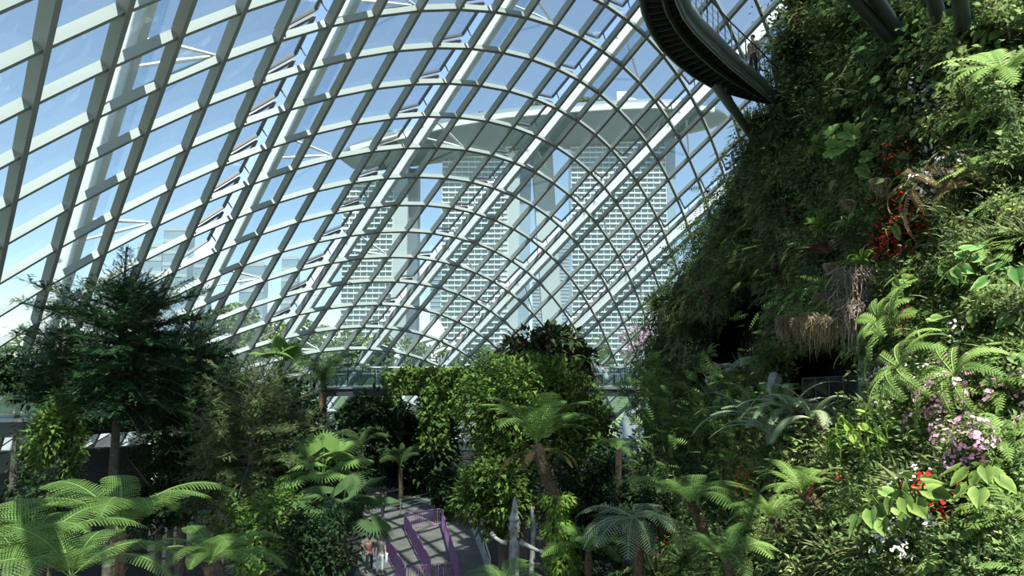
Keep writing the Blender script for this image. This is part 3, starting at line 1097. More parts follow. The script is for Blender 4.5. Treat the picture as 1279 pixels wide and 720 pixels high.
# ---- small plants for the mountain, one mesh per kind shared by its copies
def wall_mesh(kind, seed):
    rg = random.Random(seed)
    geos = []
    if kind == 'fern':
        for i in range(11):
            L = rg.uniform(.55, .8)
            V, f, v = frond_geo(L, 17, .13, rg.uniform(35, 75), rg.uniform(-60, -20), stem=.06, pw=.8, seed=i, curl=rg.uniform(-1, 1), r=.006)
            geos.append((rotz(V, i / 11 * 6.283 + rg.uniform(-.25, .25)), f, v * .6 + rg.uniform(0, .4)))
    elif kind == 'sword':
        for i in range(13):
            L = rg.uniform(.6, 1.0)
            V, f, v = frond_geo(L, 24, .075, rg.uniform(20, 60), rg.uniform(-95, -55), stem=.04, pw=.75, wp=.35, seed=i, curl=rg.uniform(-1, 1), r=.006)
            geos.append((rotz(V, i / 13 * 6.283 + rg.uniform(-.25, .25)), f, v * .6 + rg.uniform(0, .4)))
    elif kind in ('bromeliad', 'strap'):
        nb = 22 if kind == 'bromeliad' else 26
        for i in range(nb):
            L = rg.uniform(.35, .5) if kind == 'bromeliad' else rg.uniform(.45, .75)
            w = .035 if kind == 'bromeliad' else .022
            e0, e1 = rg.uniform(25, 80), rg.uniform(-40, 10)
            P = [np.zeros(3)]
            for k in range(6):
                e = math.radians(e0 + (e1 - e0) * k / 5)
                P.append(P[-1] + np.array((0, math.cos(e), math.sin(e))) * L / 6)
            V, f = [], []
            for k, p in enumerate(P):
                ww = w * (1.0, 1.05, 1.0, .9, .72, .42, .04)[k]
                V += [p + (-ww, 0, .25 * ww), p + (0, 0, -.25 * ww), p + (ww, 0, .25 * ww)]
            for k in range(6):
                f += [(3 * k, 3 * k + 1, 3 * k + 4, 3 * k + 3), (3 * k + 1, 3 * k + 2, 3 * k + 5, 3 * k + 4)]
            geos.append((rotz(np.array(V), rg.uniform(0, 6.28)), f, np.full(len(V), rg.random())))
    elif kind in ('heart', 'big_leaf', 'pointed'):
        nl = {'heart': 13, 'big_leaf': 8, 'pointed': 13}[kind]
        for i in range(nl):
            az = rg.uniform(0, 6.28)
            el = rg.uniform(.2, 1.2)
            L = rg.uniform(.18, .4)
            s = rg.uniform(.16, .26) * (1.6 if kind == 'big_leaf' else 1)
            d = np.array((math.cos(az) * math.cos(el), math.sin(az) * math.cos(el), math.sin(el)))
            tip = d * L
            mb = MB().tube([(0, 0, 0), tip * .5 + (0, 0, .03), tip], .006, 4, .2)
            geos.append((np.concatenate(mb.V), mb.Fc, np.concatenate(mb.val)))
            out = nz(np.array((d[0], d[1], -.45)))
            x = nz(np.cross(out, UP))
            z = np.cross(x, out)
            if kind == 'pointed':
                prof = [(0, .03), (.2, .2), (.45, .27), (.7, .2), (1.15, .01)]
            elif kind == 'heart':
                prof = [(-.18, .22), (0, .42), (.3, .48), (.65, .3), (1.05, .02)]
            else:
                prof = [(-.2, .3), (.05, .5), (.25, .4), (.4, .55), (.55, .36), (.75, .34), (1.1, .02)]
            V, f, vv = [], [], []
            for (a, w) in prof:
                for side in (-1, 0, 1):
                    aa_ = max(a, 0) if side == 0 else a
                    V.append(tip + out * aa_ * s + x * side * w * s + z * (.10 * abs(side) - .12 * max(a, 0) ** 2) * s)
                    vv.append(.15 if side == 0 else rg.uniform(.65, 1))
            for k in range(len(prof) - 1):
                f += [(3 * k, 3 * k + 1, 3 * k + 4, 3 * k + 3), (3 * k + 1, 3 * k + 2, 3 * k + 5, 3 * k + 4)]
            geos.append((np.array(V), f, np.array(vv)))
    elif kind in ('shrub', 'flower_base'):
        lbx = LB()
        n = 300
        u = unit(n)
        u[:, 2] = np.abs(u[:, 2])
        lbx.inst(T_LEAF, u * RS.uniform(.45, 1, (n, 1)) * .38, nz(u + unit(n) * .7), nz(u + UP), RS.uniform(.055, .10, n), RS.uniform(0, 1, n))
        w_ = unit(60)
        w_[:, 2] = np.abs(w_[:, 2])
        lbx.inst(T_STEM, np.zeros((60, 3)), w_, unit(60), RS.uniform(.3, .42, 60), .1)
        return lbx.mesh(kind)
    elif kind == 'blooms':
        lbx = LB()
        n = 30
        u = unit(n)
        for _ in range(2):
            lbx.inst(T_DISC, u * RS.uniform(.95, 1.25, (n, 1)) * .42, nz(np.cross(u, unit(n))), u, RS.uniform(.07, .12, n), RS.uniform(0, 1, n))
        return lbx.mesh(kind)
    elif kind == 'grass':
        lbx = LB()
        n = 120
        u = unit(n)
        u[:, 2] = np.abs(u[:, 2]) + .5
        lbx.inst(T_BLADE, u * .04, nz(u), nz(u + UP * 1.5), RS.uniform(.35, .7, n), RS.uniform(0, 1, n))
        return lbx.mesh(kind)
    elif kind == 'roots':
        mb = MB()
        for i in range(330):
            a, r0 = rg.uniform(0, 6.28), rg.random() ** .5 * .32
            p = np.array((math.cos(a) * r0, math.sin(a) * r0 * .7, rg.uniform(-.1, .22)))
            L = (.15 + .95 * rg.random() ** 2.2) * (1.1 - 2 * r0)
            q = p * (1.3, 1.3, 1) + (rg.uniform(-.07, .07), rg.uniform(-.07, .07), -L * .45)
            r_ = q * (.85, .85, 1) + (rg.uniform(-.06, .06), rg.uniform(-.06, .06), -L * .55)
            mb.tube([p, q, r_], [.010, .007, .002], 3, rg.random(), cap=False)
        mb.ball((0, 0, 0), .27, 10, 7, .3, (1, .7, .45))
        geos.append((np.concatenate(mb.V), mb.Fc, np.concatenate(mb.val)))
    return geo_mesh(kind, geos)


def zone(px, py):
    if py < 200:
        return 'high on the mountain near the dark strut tubes' if px > 1030 else 'high on the mountain under the walkway landing'
    if px < 890 and py < 480:
        return 'on the steep mountain flank beside the glass'
    if py < 440:
        return 'on the mountain face above the cave mouths' if px < 1110 else 'around the red-flowered patch and hanging root column'
    if px < 970:
        return 'on the slope below the driftwood'
    if px < 1110:
        return 'on the mountain foot below the cave balcony'
    return 'low on the mountain beside the pink blossom'


def wall_plants(kind, name, word, n, fn, mat, scl=(.8, 1.3), upw=.55, cat='plant', variants=3, out=.05, pts=None, label=None, bloom=None):
    meshes = []
    for i in range(variants):
        me = wall_mesh(kind, i + len(name))
        me.materials.append(mat)
        meshes.append(me)
    bl = None
    if bloom:
        bl = wall_mesh('blooms', 1)
        bl.materials.append(bloom)
    if pts is None:
        px, py = scatter_px(n, fn)
    else:
        px, py = np.array([p[0] for p in pts], float), np.array([p[1] for p in pts], float)
    P, Nn = mpos(px, py), mnorm(px, py)
    if pts is not None:
        P = P + Nn * .4
    for i in range(len(px)):
        D = np.linalg.norm(P[i] - (0, 0, EYE))
        ax = Vector(nz(Nn[i] * (1 - upw) + UP * upw + unit(1)[0] * .12))
        qx = ax.to_track_quat('Z', 'Y') @ Matrix.Rotation(rnd.uniform(0, 6.28), 4, 'Z').to_quaternion()
        s = rnd.uniform(*scl) * (D / 14) ** .45
        if pts is not None and len(pts[i]) > 2:
            s = pts[i][2]
        o = link(name, meshes[i % variants], None, None, P[i] + Nn[i] * out * s)
        o.rotation_mode = 'QUATERNION'
        o.rotation_quaternion = qx
        o.scale = (s, s, s)
        zn = zone(px[i], py[i])
        tag(o, (label[i] if label else '%s %s' % (word, zn)), cat, None if label else '%s %s' % (name.replace('_', ' ') + 's', zn))
        if bl is not None:
            b = link('blossom', bl, None, o)


wall_plants('fern', 'mossy_fern', 'small bright green fern', 110, lambda x, y: .5 + .5 * (y > 420), L_['fern'], (.8, 1.25))
wall_plants('fern', 'shade_fern', 'dark green arching fern', 60, one, L_['broad'], (.9, 1.4))
wall_plants('sword', 'sword_fern', 'long drooping sword fern', 75, lambda x, y: np.clip((x - 880) / 300, .25, 1), L_['fern'], (.8, 1.2), .3)
wall_plants('strap', 'strap_leaf_plant', 'clump of narrow strap leaves', 45, one, L_['broad'], (.8, 1.2))
wall_plants('shrub', 'leafy_shrub', 'rounded shrub of small leaves', 90, one, L_['wall_b'], (.9, 1.6))
wall_plants('shrub', 'dark_shrub', 'dark rounded shrub', 50, lambda x, y: np.clip((1150 - x) / 200, .1, 1), L_['dark'], (.9, 1.5))
wall_plants('heart', 'heart_leaf_plant', 'climber with heart-shaped leaves', 40, lambda x, y: np.clip((x - 950) / 150, .1, 1), L_['wall_b'], (.8, 1.2), .3)
wall_plants('grass', 'grass_tuft', 'tuft of fine grass blades', 45, one, L_['cypress'], (.8, 1.3), .3)
wall_plants('bromeliad', 'bromeliad', 'small green bromeliad rosette', 30, one, L_['fern'], (.8, 1.2), .3)

# ---- single plants one can point to on the mountain
def one_plant(kind, name, px, py, s, mat, label, upw=.4, out=.15, bloom=None, seed=3, cat='plant'):
    wall_plants(kind, name, '', 1, None, mat, upw=upw, cat=cat, variants=1, out=out, pts=[(px, py, s)], label=[label], bloom=bloom)


V_ = L_['varieg']
one_plant('bromeliad', 'dark_bromeliad', 1130, 350, 1.7, L_['bromel'], 'dark red-brown bromeliad rosette crowning the grey hanging root column', .9, .75)
one_plant('heart', 'variegated_climber', 1250, 372, 1.05, V_, 'large heart leaves with cream edges near the frame edge above the white flowers', .1, .3)
one_plant('heart', 'variegated_climber', 1272, 398, 1.0, V_, 'second cream-edged climber just below the first one', .1, .35)
one_plant('heart', 'glossy_heart_leaf', 1228, 440, 1.0, L_['fern'], 'single glossy green heart-leaf plant under the cream-edged climbers', .1, .3)
one_plant('big_leaf', 'lobed_leaf_climber', 1085, 195, 1.6, L_['fern'], 'broad lobed pale green leaves hanging above the dry root ball', .1, .35)
one_plant('big_leaf', 'lobed_leaf_climber', 1108, 178, 1.4, L_['fern'], 'lobed leaves beside the grey-green leaning frond', .2, .35)
one_plant('big_leaf', 'lobed_leaf_climber', 1122, 210, 1.3, L_['fern'], 'lobed leaves drooping over the red-flowered patch', .1, .35)
one_plant('heart', 'fan_veined_plant', 1175, 300, 1.1, L_['fern'], 'round fan-veined leaves among the red flowers', .1, .3)
one_plant('heart', 'round_leaf_plant', 1185, 370, 1.0, L_['fern'], 'green heart leaves standing beside the root column', .3, .3)
one_plant('pointed', 'lime_leaf_plant', 1135, 580, 1.25, L_['lime'], 'lime green pointed leaves over a dark hollow, with red buds', .3, .35)
one_plant('pointed', 'lime_leaf_plant', 1108, 592, 1.0, L_['lime'], 'smaller lime-leaved plant at the edge of the dark hollow', .3, .3)
one_plant('pointed', 'lime_leaf_plant', 1165, 590, 1.0, L_['lime'], 'lime-leaved plant next to the red buds over the hollow', .3, .3)
one_plant('heart', 'dark_heart_plant', 1180, 700, 1.15, L_['fern'], 'cluster of dull green heart leaves at the very bottom', .4, .3)
one_plant('heart', 'dark_heart_plant', 1215, 690, 1.1, L_['broad'], 'dark heart leaves at the bottom under the red anthuriums', .4, .3)
one_plant('heart', 'dark_heart_plant', 1262, 672, .95, L_['broad'], 'glossy dark heart leaves beside the red anthuriums', .4, .3)
one_plant('heart', 'pale_heart_plant', 970, 668, .8, L_['fern'], 'pair of pale heart leaves below the orange blossom', .4, .3)
one_plant('fern', 'top_tree_fern', 1262, 150, 2.0, L_['fern'], 'pale feathery fern crown beneath the yellow-green creeper at the upper edge', .5, .3)
one_plant('fern', 'leaning_fern', 1190, 430, 1.7, L_['fern'], 'single broad fern spreading beside the root column', .2, .3)
one_plant('fern', 'leaning_fern', 1160, 418, 1.3, L_['fern'], 'fern tucked close against the hanging root column', .3, .3)
one_plant('sword', 'curtain_fern', 1210, 500, 1.6, L_['fern'], 'long ladder-like fern fronds hanging over white flowers', .1, .35)
one_plant('sword', 'curtain_fern', 1255, 520, 1.5, L_['fern'], 'long ladder fern beside the pink blossom', .1, .35)
one_plant('sword', 'curtain_fern', 1180, 520, 1.3, L_['fern'], 'hanging ladder fern nearest the cave balcony', .1, .35)
one_plant('strap', 'bright_strap_plant', 1100, 290, 1.35, L_['fern'], 'bright green strap-leaved plant close to the red flowers', .5, .2)
one_plant('strap', 'bright_strap_plant', 1105, 375, 1.15, L_['lime'], 'lime rosette clump above the brown hanging roots', .5, .2)
one_plant('strap', 'bright_strap_plant', 1080, 388, 1.1, L_['lime'], 'yellow-green clump over the brown root fringe', .5, .2)
one_plant('strap', 'bright_strap_plant', 1112, 340, 1.1, L_['lime'], 'yellow-green rosette left of the dark bromeliad'.replace('left of', 'just beside'), .5, .2)
one_plant('grass', 'pale_grass_tuft', 1062, 292, 1.1, L_['lime'], 'pale grass tuft on the shaded mountain face', .3, .2)
one_plant('bromeliad', 'dark_bromeliad', 1150, 222, 1.2, L_['bromel'], 'dark spidery bromeliad above the dry root ball', .5, .3)
one_plant('heart', 'water_leaf_plant', 1015, 352, .95, L_['fern'], 'pale round-leaved plant in the middle of the mountain face', .2, .25)
one_plant('big_leaf', 'big_green_leaves', 1000, 22, 1.0, L_['dark'], 'dark broad leaves on the upper mountain edge against the glass', .5, .2)
one_plant('fern', 'shaded_fern', 1060, 520, 1.7, L_['fern'], 'arching fern in front of the cave balcony rail', .6, .5)
one_plant('fern', 'shaded_fern', 1032, 512, 1.4, L_['broad'], 'dark fern under the cave balcony', .6, .4)

BL = {}
def flowers(name, label, cx, cy, rx, ry, k, mat, base, s=.7, group=None):
    pts = []
    while len(pts) < k:
        x, y = rnd.gauss(cx, rx), rnd.gauss(cy, ry)
        if x > m_xs(y) + 3 and float(cave_mask(x, y)) < .3:
            pts.append((x, y, s * rnd.uniform(.7, 1.2)))
    px = [p[0] for p in pts]
    wall_plants('flower_base', name, '', k, None, base, upw=.25, cat='flowering plant', variants=1, out=.25, pts=pts, label=[label] * k, bloom=mat)
    for o in list(COL.objects)[-2 * k:]:
        if o.parent is None and o.name.startswith(name):
            o['group'] = group or label


flowers('red_impatiens', 'red-flowered bedding plant in the patch beside the dry root ball', 1156, 300, 24, 36, 26, L_['red'], L_['dark'], .6)
flowers('pink_begonia', 'pink and white flowered shrub massed at the lower frame edge', 1248, 555, 22, 36, 18, L_['pink'], L_['wall_b'], .55)
flowers('white_impatiens', 'small white-flowered plant under the strut tubes', 1180, 122, 12, 14, 7, L_['white'], L_['dark'], .7)
flowers('white_star_flower', 'white-flowered plant in the hanging ladder ferns', 1175, 485, 28, 22, 12, L_['white'], L_['broad'], .6)
flowers('white_upper_flower', 'white-dotted creeper plant beside the lobed leaves', 1192, 215, 12, 22, 6, L_['white'], L_['dark'], .6)
flowers('orange_orchid', 'orange orchid spray on the slope below the silvery ferns', 947, 625, 7, 20, 7, L_['orange'], L_['broad'], .55)
flowers('red_fuchsia', 'red fuchsia bush on the slope under the driftwood', 865, 512, 12, 9, 6, L_['red'], L_['broad'], .8)
flowers('coral_blossom', 'coral red blossom high on the dark flank above the cave', 890, 370, 5, 3, 3, L_['coral'], L_['dark'], .8)
flowers('scarlet_blossom', 'scattered scarlet flowers above the first cave mouth', 985, 315, 10, 22, 6, L_['red'], L_['dark'], .55)
flowers('edge_blossom', 'orange and pink blossom on the mountain edge by the footbridge', 822, 460, 4, 18, 6, L_['coral'], L_['broad'], .75)
flowers('red_anthurium', 'red anthurium with yellow spikes low on the mountain', 1218, 648, 9, 12, 5, L_['red'], L_['broad'], .6)
flowers('crimson_shrub', 'crimson-flowered shrub at the foot of the slope', 830, 685, 14, 22, 7, L_['red'], L_['fern'], .8)
flowers('crimson_tuft', 'crimson flower tufts among brown stems below the silvery ferns', 1055, 620, 14, 9, 5, L_['red'], L_['cypress'], .5)
flowers('pink_tuft', 'pale pink flowers on stems beside the cave balcony', 1118, 480, 6, 26, 6, L_['pink'], L_['broad'], .5)
flowers('salmon_blossom', 'salmon flowers high by the lobed leaves', 1150, 195, 8, 8, 4, L_['coral'], L_['dark'], .5)
flowers('rust_flower', 'rust-orange flower cluster at the top edge of the mountain', 1018, 18, 7, 12, 4, L_['coral'], L_['dark'], .6)
flowers('small_white_bed', 'low white flowers dotted along the bottom', 1205, 660, 45, 26, 8, L_['white'], L_['wall_b'], .5)

# root masses
def roots(px, py, s, mat, label, sz=1.0, out=.3):
    s, out = s * 1.3, out + .55
    me = wall_mesh('roots', int(px))
    me.materials.append(mat)
    P, n = mpos(px, py, True), mnorm(px, py)
    o = link('hanging_roots', me, None, None, P + n * out)
    o.scale = (s, s, s * sz)
    o.rotation_euler = (0, 0, rnd.uniform(-.3, .3))
    tag(o, label, 'hanging roots', 'hanging root masses on the mountain')


roots(1128, 368, 1.15, L_['root_grey'], 'tall grey column of hanging roots under the dark bromeliad', 1.15, .5)
roots(1128, 400, 1.0, L_['root_grey'], 'lower end of the grey root column hanging past the balcony', 1.0, .45)
roots(1030, 408, .75, L_['root'], 'brown root fringe hanging over the cave balcony, next to the red-brown growth', 1.0, .6)
roots(1052, 412, .55, L_['root'], 'thin brown roots dripping over the middle of the cave balcony', 1.2, .6)
roots(1074, 410, .85, L_['root'], 'brown root fringe hanging over the cave balcony beside the root column', 1.0, .6)
roots(1096, 412, .6, L_['root'], 'brown root tuft touching the grey root column', 1.0, .6)
roots(1078, 346, .45, L_['root'], 'small brown root ball above the lime rosettes', .7)
roots(1152, 238, .65, L_['root'], 'dry straw-brown root ball under the spidery bromeliad', .6, .35)
roots(1100, 258, .45, L_['root'], 'small reddish root ball in the shaded creeper', .6)
roots(1064, 375, .4, L_['root'], 'small root tuft between grass blades and lime clumps', .8)
one_plant('sword', 'dead_fern', 1210, 250, 1.5, L_['fern_dry'], 'withered grey-brown fern fronds drooping above the red flowers', .1, .4, cat='dead fern')
one_plant('fern', 'dead_fern', 1235, 262, 1.0, L_['fern_dry'], 'small withered fern touching the large withered fronds', .1, .4, cat='dead fern')

# silvery cycad ferns on the slope
for i, (x, y, D_, n, s, lab) in enumerate([(1000, 575, 12.2, 16, 1.0, 'big silvery fern rosette spreading over the lower slope'), (1035, 545, 12.6, 12, .85, 'silvery fern rosette just under the cave balcony'),
                                            (962, 548, 14, 11, .95, 'dark blue-green fern rosette beside the rock pillar'), (1065, 558, 11.5, 9, .8, 'pale ladder fern arching over the big silvery rosette')]):
    c = mpos(x, y) + mnorm(x, y) * 1.0
    big_fern('cycad_fern', lab, c, FR_cycad, n, scl=(s * 1.35, s * 1.7), els=(-15, 25), cat='fern', seed=40 + i, trunk=[c, c - mnorm(x, y) * 1.2 - UP * .3], trunk_r=.1)
for i, (x, y, s, lab) in enumerate([(898, 575, .55, 'bright fern crown halfway down the slope'), (870, 560, .5, 'fern crown by the edge of the slope near the bridge pier'), (845, 530, .5, 'fern at the slope edge facing the bridge'),
                                     (930, 500, .5, 'yellowish fern crown under the driftwood'), (1010, 690, .4, 'ragged fern at the bottom below the crimson tufts'), (1060, 655, .4, 'pale fern crown beneath the lime leaves')]):
    c = mpos(x, y) + mnorm(x, y) * .9
    big_fern('slope_fern', lab, c, FR_tree, 12, scl=(s * 1.0, s * 1.35), els=(-15, 15), cat='fern', seed=60 + i, trunk=[c, c - mnorm(x, y) * .7 - UP * .2], trunk_r=.08)

# driftwood sculpture, rock pillar, cave balcony
dw = MB()
c0 = mpos(940, 462, True) + mnorm(940, 462) * 1.0
sx = np.linalg.norm(c0 - (0, 0, EYE)) / 900


def dpt(px, py, o=0.):
    return c0 + np.array(((px - 940) * sx, o, -(py - 462) * sx))


for pts, r in [([(920, 482), (917, 470), (924, 462), (936, 458), (948, 452), (957, 446), (966, 442)], [.12, .16, .15, .12, .16, .14, .1]), ([(917, 470), (928, 452), (940, 450), (950, 458)], [.1, .12, .1, .08]),
               ([(922, 480), (932, 484), (940, 478)], [.16, .14, .08]), ([(930, 452), (924, 447)], [.08, .02]), ([(955, 450), (962, 456), (958, 466)], [.12, .1, .05]), ([(926, 470), (934, 474), (940, 468)], [.08, .08, .04])]:
    dw.tube([dpt(x, y, .25 * math.sin(i * 1.7)) for i, (x, y) in enumerate(pts)], r, 8)
tag(dw.build('driftwood', M['driftwood'], None, smooth=True, loc=c0), 'twisted pale grey driftwood at the mouth of the first cave', 'driftwood')
pc = [mpos(x, y, True) + mnorm(x, y) * .9 for x, y in ((1002, 478), (998, 498), (992, 520))]
tag(MB().tube([pc[0], pc[1], pc[2]], [.22, .24, .2], 7).build('rock_pillar', M['driftwood'], None, loc=pc[1]), 'leaning grey rock pillar between the two cave mouths', 'rock')
b0, b1 = at(1004, 516, 21.6), at(1112, 516, 19.2)
br = empty('cave_balcony', b0, 'dark balcony with thin metal railing inside the larger cave mouth', 'balcony')
MB().bar(b0 - b0 + (0, .5, 0), b1 - b0 + (0, .5, 0), 1.3, .14).build('deck', M['dark_steel'], br)
hz = 1.02
rl = MB().tube([(0, 0, hz), b1 - b0 + (0, 0, hz)], .022, 6)
rl.build('handrail', M['dark_steel'], br)
for i in range(7):
    p = (b1 - b0) * i / 6
    MB().tube([p, p + (0, 0, hz)], .018, 6).build('post', M['dark_steel'], br)
bars = MB()
for i in range(60):
    p = (b1 - b0) * (i + .5) / 60
    bars.tube([p + (0, 0, .04), p + (0, 0, hz)], .005, 4)
bars.build('baluster_mesh', M['dark_steel'], br)
q0 = at(1083, 515, 22.3)
tag(MB().tube([q0, at(1080, 470, 22.3), at(1086, 425, 22.3)], [.26, .22, .26], 10).build('cave_column', M['pale_steel'], None, smooth=True, loc=q0), 'pale column standing inside the larger cave behind the railing', 'column')

# ---- dark strut tubes reaching out of the mountain at the top
for i, (xa, ya, xb, yb, lab) in enumerate([(1050, -20, 1127, 78, 'dark slanting steel tube, outer one of the slanting pair'), (1082, -20, 1132, 68, 'dark slanting steel tube, inner one of the slanting pair'),
                                            (1161, -25, 1172, 72, 'dark upright steel tube entering the mountain, nearer to the slanting pair'), (1196, -25, 1197, 68, 'dark upright steel tube entering the mountain, next to bright creeper')]):
    p1 = mpos(xb, yb, True) - mnorm(xb, yb) * .3
    D_ = p1[1]
    p0 = at(xa, ya, D_ - 2.2)
    p00 = p0 + (p0 - p1) * .4
    tag(MB().tube([p1, (p0 + p1) / 2, p0, p00], [.17, .17, .17, .17], 12).build('strut_tube', M['dark_steel'], None, smooth=True, loc=p1), lab, 'steel strut', 'steel struts holding the upper walkway')

# ------------------------------------------------------------------ upper walkway
Zd = EYE + 10.6
outer_px = [(800, -40), (801, -10), (806, 15), (815, 38), (828, 58), (846, 76), (868, 93), (890, 106), (912, 114), (936, 121), (960, 126)]
inner_px = [(842, -40), (850, -10), (858, 8), (872, 26), (886, 40), (900, 54), (916, 70), (934, 86), (950, 100), (964, 114), (982, 130)]
O = np.array([onz(x, y, Zd) for x, y in outer_px])
I = np.array([onz(x, y, Zd) for x, y in inner_px])
wl = O[5].copy()
ww = empty('upper_walkway', wl, 'dark curved steel walkway swinging out high from the mountain', 'walkway')


def slab(A, B, z0, z1):
    mb = MB()
    V, f = [], []
    for p, q in zip(A, B):
        V += [p + (0, 0, z0), q + (0, 0, z0), q + (0, 0, z1), p + (0, 0, z1)]
    for i in range(len(A) - 1):
        for c in range(4):
            c2 = (c + 1) % 4
            f.append((4 * i + c, 4 * i + c2, 4 * i + 4 + c2, 4 * i + 4 + c))
    f += [(0, 1, 2, 3), tuple(4 * (len(A) - 1) + c for c in (3, 2, 1, 0))]
    return mb.add(np.array(V) - wl, f)


slab(O, I, .12, .24).build('deck', M['dark_steel'], ww)
rb = MB()
for i in range(len(O) - 1):
    for t in (0, .33, .66):
        p, q = O[i] + (O[i + 1] - O[i]) * t - wl, I[i] + (I[i + 1] - I[i]) * t - wl
        rb.bar(p, q, .05, .16)
rb.build('floor_rib', M['dark_steel'], ww)
MB().tube(O - wl, .13, 8).build('edge_tube', M['dark_steel'], ww, smooth=True)
mid = O * .45 + I * .55
MB().tube(mid - wl - (0, 0, .12), .09, 8).build('middle_tube', M['dark_steel'], ww, smooth=True)
MB().tube(I - wl - (0, 0, .02), .17, 10).build('main_tube', M['steel'], ww, smooth=True)
MB().tube(I * .93 + O * .07 - wl - (0, 0, .3), .08, 8).build('lower_tube', M['steel'], ww, smooth=True)
for nm, A, col in (('railing', I, 1), ('railing', O, 1)):
    r = MB()
    A2 = A * .97 + (O if A is I else I) * .03
    r.tube(A2 - wl + (0, 0, 1.25), .03, 6)
    for z in (.5, .75, 1.0):
        r.tube(A2 - wl + (0, 0, z), .008, 4)
    for i in range(len(A)):
        r.tube([A2[i] - wl, A2[i] - wl + (0, 0, 1.25)], .025, 5)
        if i + 1 < len(A):
            m_ = (A2[i] + A2[i + 1]) / 2 - wl
            r.tube([m_, m_ + (0, 0, 1.25)], .018, 5)
    r.build(nm, M['dark_steel'], ww)
s0 = onz(893, 104, Zd) - wl
e0, e1 = at(940, 170, 31), at(933, 160, 31)
MB().tube([s0, e0 - wl], .2, 10).build('support_tube', M['steel'], ww, smooth=True)
MB().tube([onz(905, 109, Zd) - wl, at(934, 168, 31.5) - wl], .1, 8).build('support_tube', M['steel'], ww, smooth=True)

# ------------------------------------------------------------------ footbridge and balcony
def bridge(name, label, P, z, w, rail=1.35, np_=10, cat='footbridge'):
    P = np.array([(p[0], p[1], z) for p in P])
    base = P[0].copy()
    root = empty(name, base, label, cat)
    d = nz(np.gradient(P, axis=0))
    s = np.c_[d[:, 1], -d[:, 0], np.zeros(len(d))] * w / 2

    def strip(off0, off1, z0, z1, nm, mat):
        V, f = [], []
        for p, q in zip(P + s * off0, P + s * off1):
            V += [p + (0, 0, z0), q + (0, 0, z0), q + (0, 0, z1), p + (0, 0, z1)]
        for i in range(len(P) - 1):
            for c in range(4):
                c2 = (c + 1) % 4
                f.append((4 * i + c, 4 * i + c2, 4 * i + 4 + c2, 4 * i + 4 + c))
        f += [(0, 1, 2, 3), tuple(4 * (len(P) - 1) + c for c in (3, 2, 1, 0))]
        MB().add(np.array(V) - base, f).build(nm, mat, root)
    strip(-1, 1, -.12, 0, 'deck', M['steel'])
    strip(-.9, .9, -.62, -.14, 'girder', M['dark_steel'])
    for sd_ in (-1, 1):
        strip(sd_ * .97, sd_ * .985, .1, rail - .06, 'glass_panel', M['rail_glass'])
        Q = P + s * sd_ * .975 - base
        r = MB().tube(Q + (0, 0, rail), .035, 6)
        r.tube(Q + (0, 0, rail * .66), .02, 5)
        r.build('handrail', M['steel'], root)
        L = np.concatenate([[0], np.cumsum(np.linalg.norm(np.diff(Q, axis=0), axis=1))])
        for t in np.arange(0, L[-1] + .01, 1.9):
            p = np.array([np.interp(t, L, Q[:, k]) for k in range(3)])
            MB().box(p + (0, 0, rail / 2), (.07, .07, rail)).build('post', M['dark_steel'], root)
    return root


bz = EYE - 1.56
bp = [at(x, 455, Y) for x, Y in ((395, 50), (440, 51.5), (520, 52), (600, 52), (700, 51.5), (780, 50.5), (838, 49))]
bridge('footbridge', 'steel footbridge with glass railings crossing behind the trees to the mountain', bp, bz, 2.2)
lp = [(-30, 22, 0), (-24, 23.2, 0), (-19, 24.2, 0), (-15.2, 25.5, 0), (-13.2, 28, 0)]
bridge('curved_balcony', 'dark curved walkway with posts at the frame edge beside the conifer', lp, EYE - 1.75, 2.6, 1.15, cat='walkway')
tag(MB().prism([(-32, 25.2), (-17, 27.2), (-14.5, 29), (-14.5, 29.6), (-17, 27.8), (-32, 25.8)], 0, 6.0).build('planter_wall', M['planter'], None, loc=(-20, 27, 0)), 'low dark wall under the curved walkway beside the conifer', 'wall')
# bridge pier seen under the deck
p0, p1, p2 = at(806, 600, 50), at(790, 545, 50), at(797, 498, 50)
tag(MB().tube([p0 * (1, 1, 0) + (0, 0, 0), p0, p1, p2], [.9, .85, 1.25, .55], 4).build('bridge_pier', M['pale_steel'], None, loc=(p0[0], 50, 0)), 'pale faceted pier under the footbridge next to the mountain', 'pier')

# ------------------------------------------------------------------ trees and shrubs of the indoor forest
def crown(lb, c, R, n, sz, T=T_LEAF, clumps=26, up=.5, seed=0, fill=.45):
    rs = np.random.RandomState(seed)
    c, R = np.asarray(c, float), np.asarray(R, float)
    per = n // clumps
    for k in range(clumps):
        u = rs.normal(size=3)
        u /= np.linalg.norm(u)
        q = c + u * R * rs.uniform(fill, .82)
        v = rs.normal(size=(per, 3))
        v /= np.linalg.norm(v, axis=1, keepdims=True)
        rr = R * rs.uniform(.26, .42)
        p = q + v * rr * rs.uniform(.55, 1.05, (per, 1))
        w = rs.normal(size=(per, 3))
        lb.inst(T, p, nz(v + w * .5 - UP * .25), nz(v * .6 + UP * up + w * .25), sz * rs.uniform(.6, 1.25, per), rs.uniform(0, 1, per) * .75 + rs.uniform(0, .25))


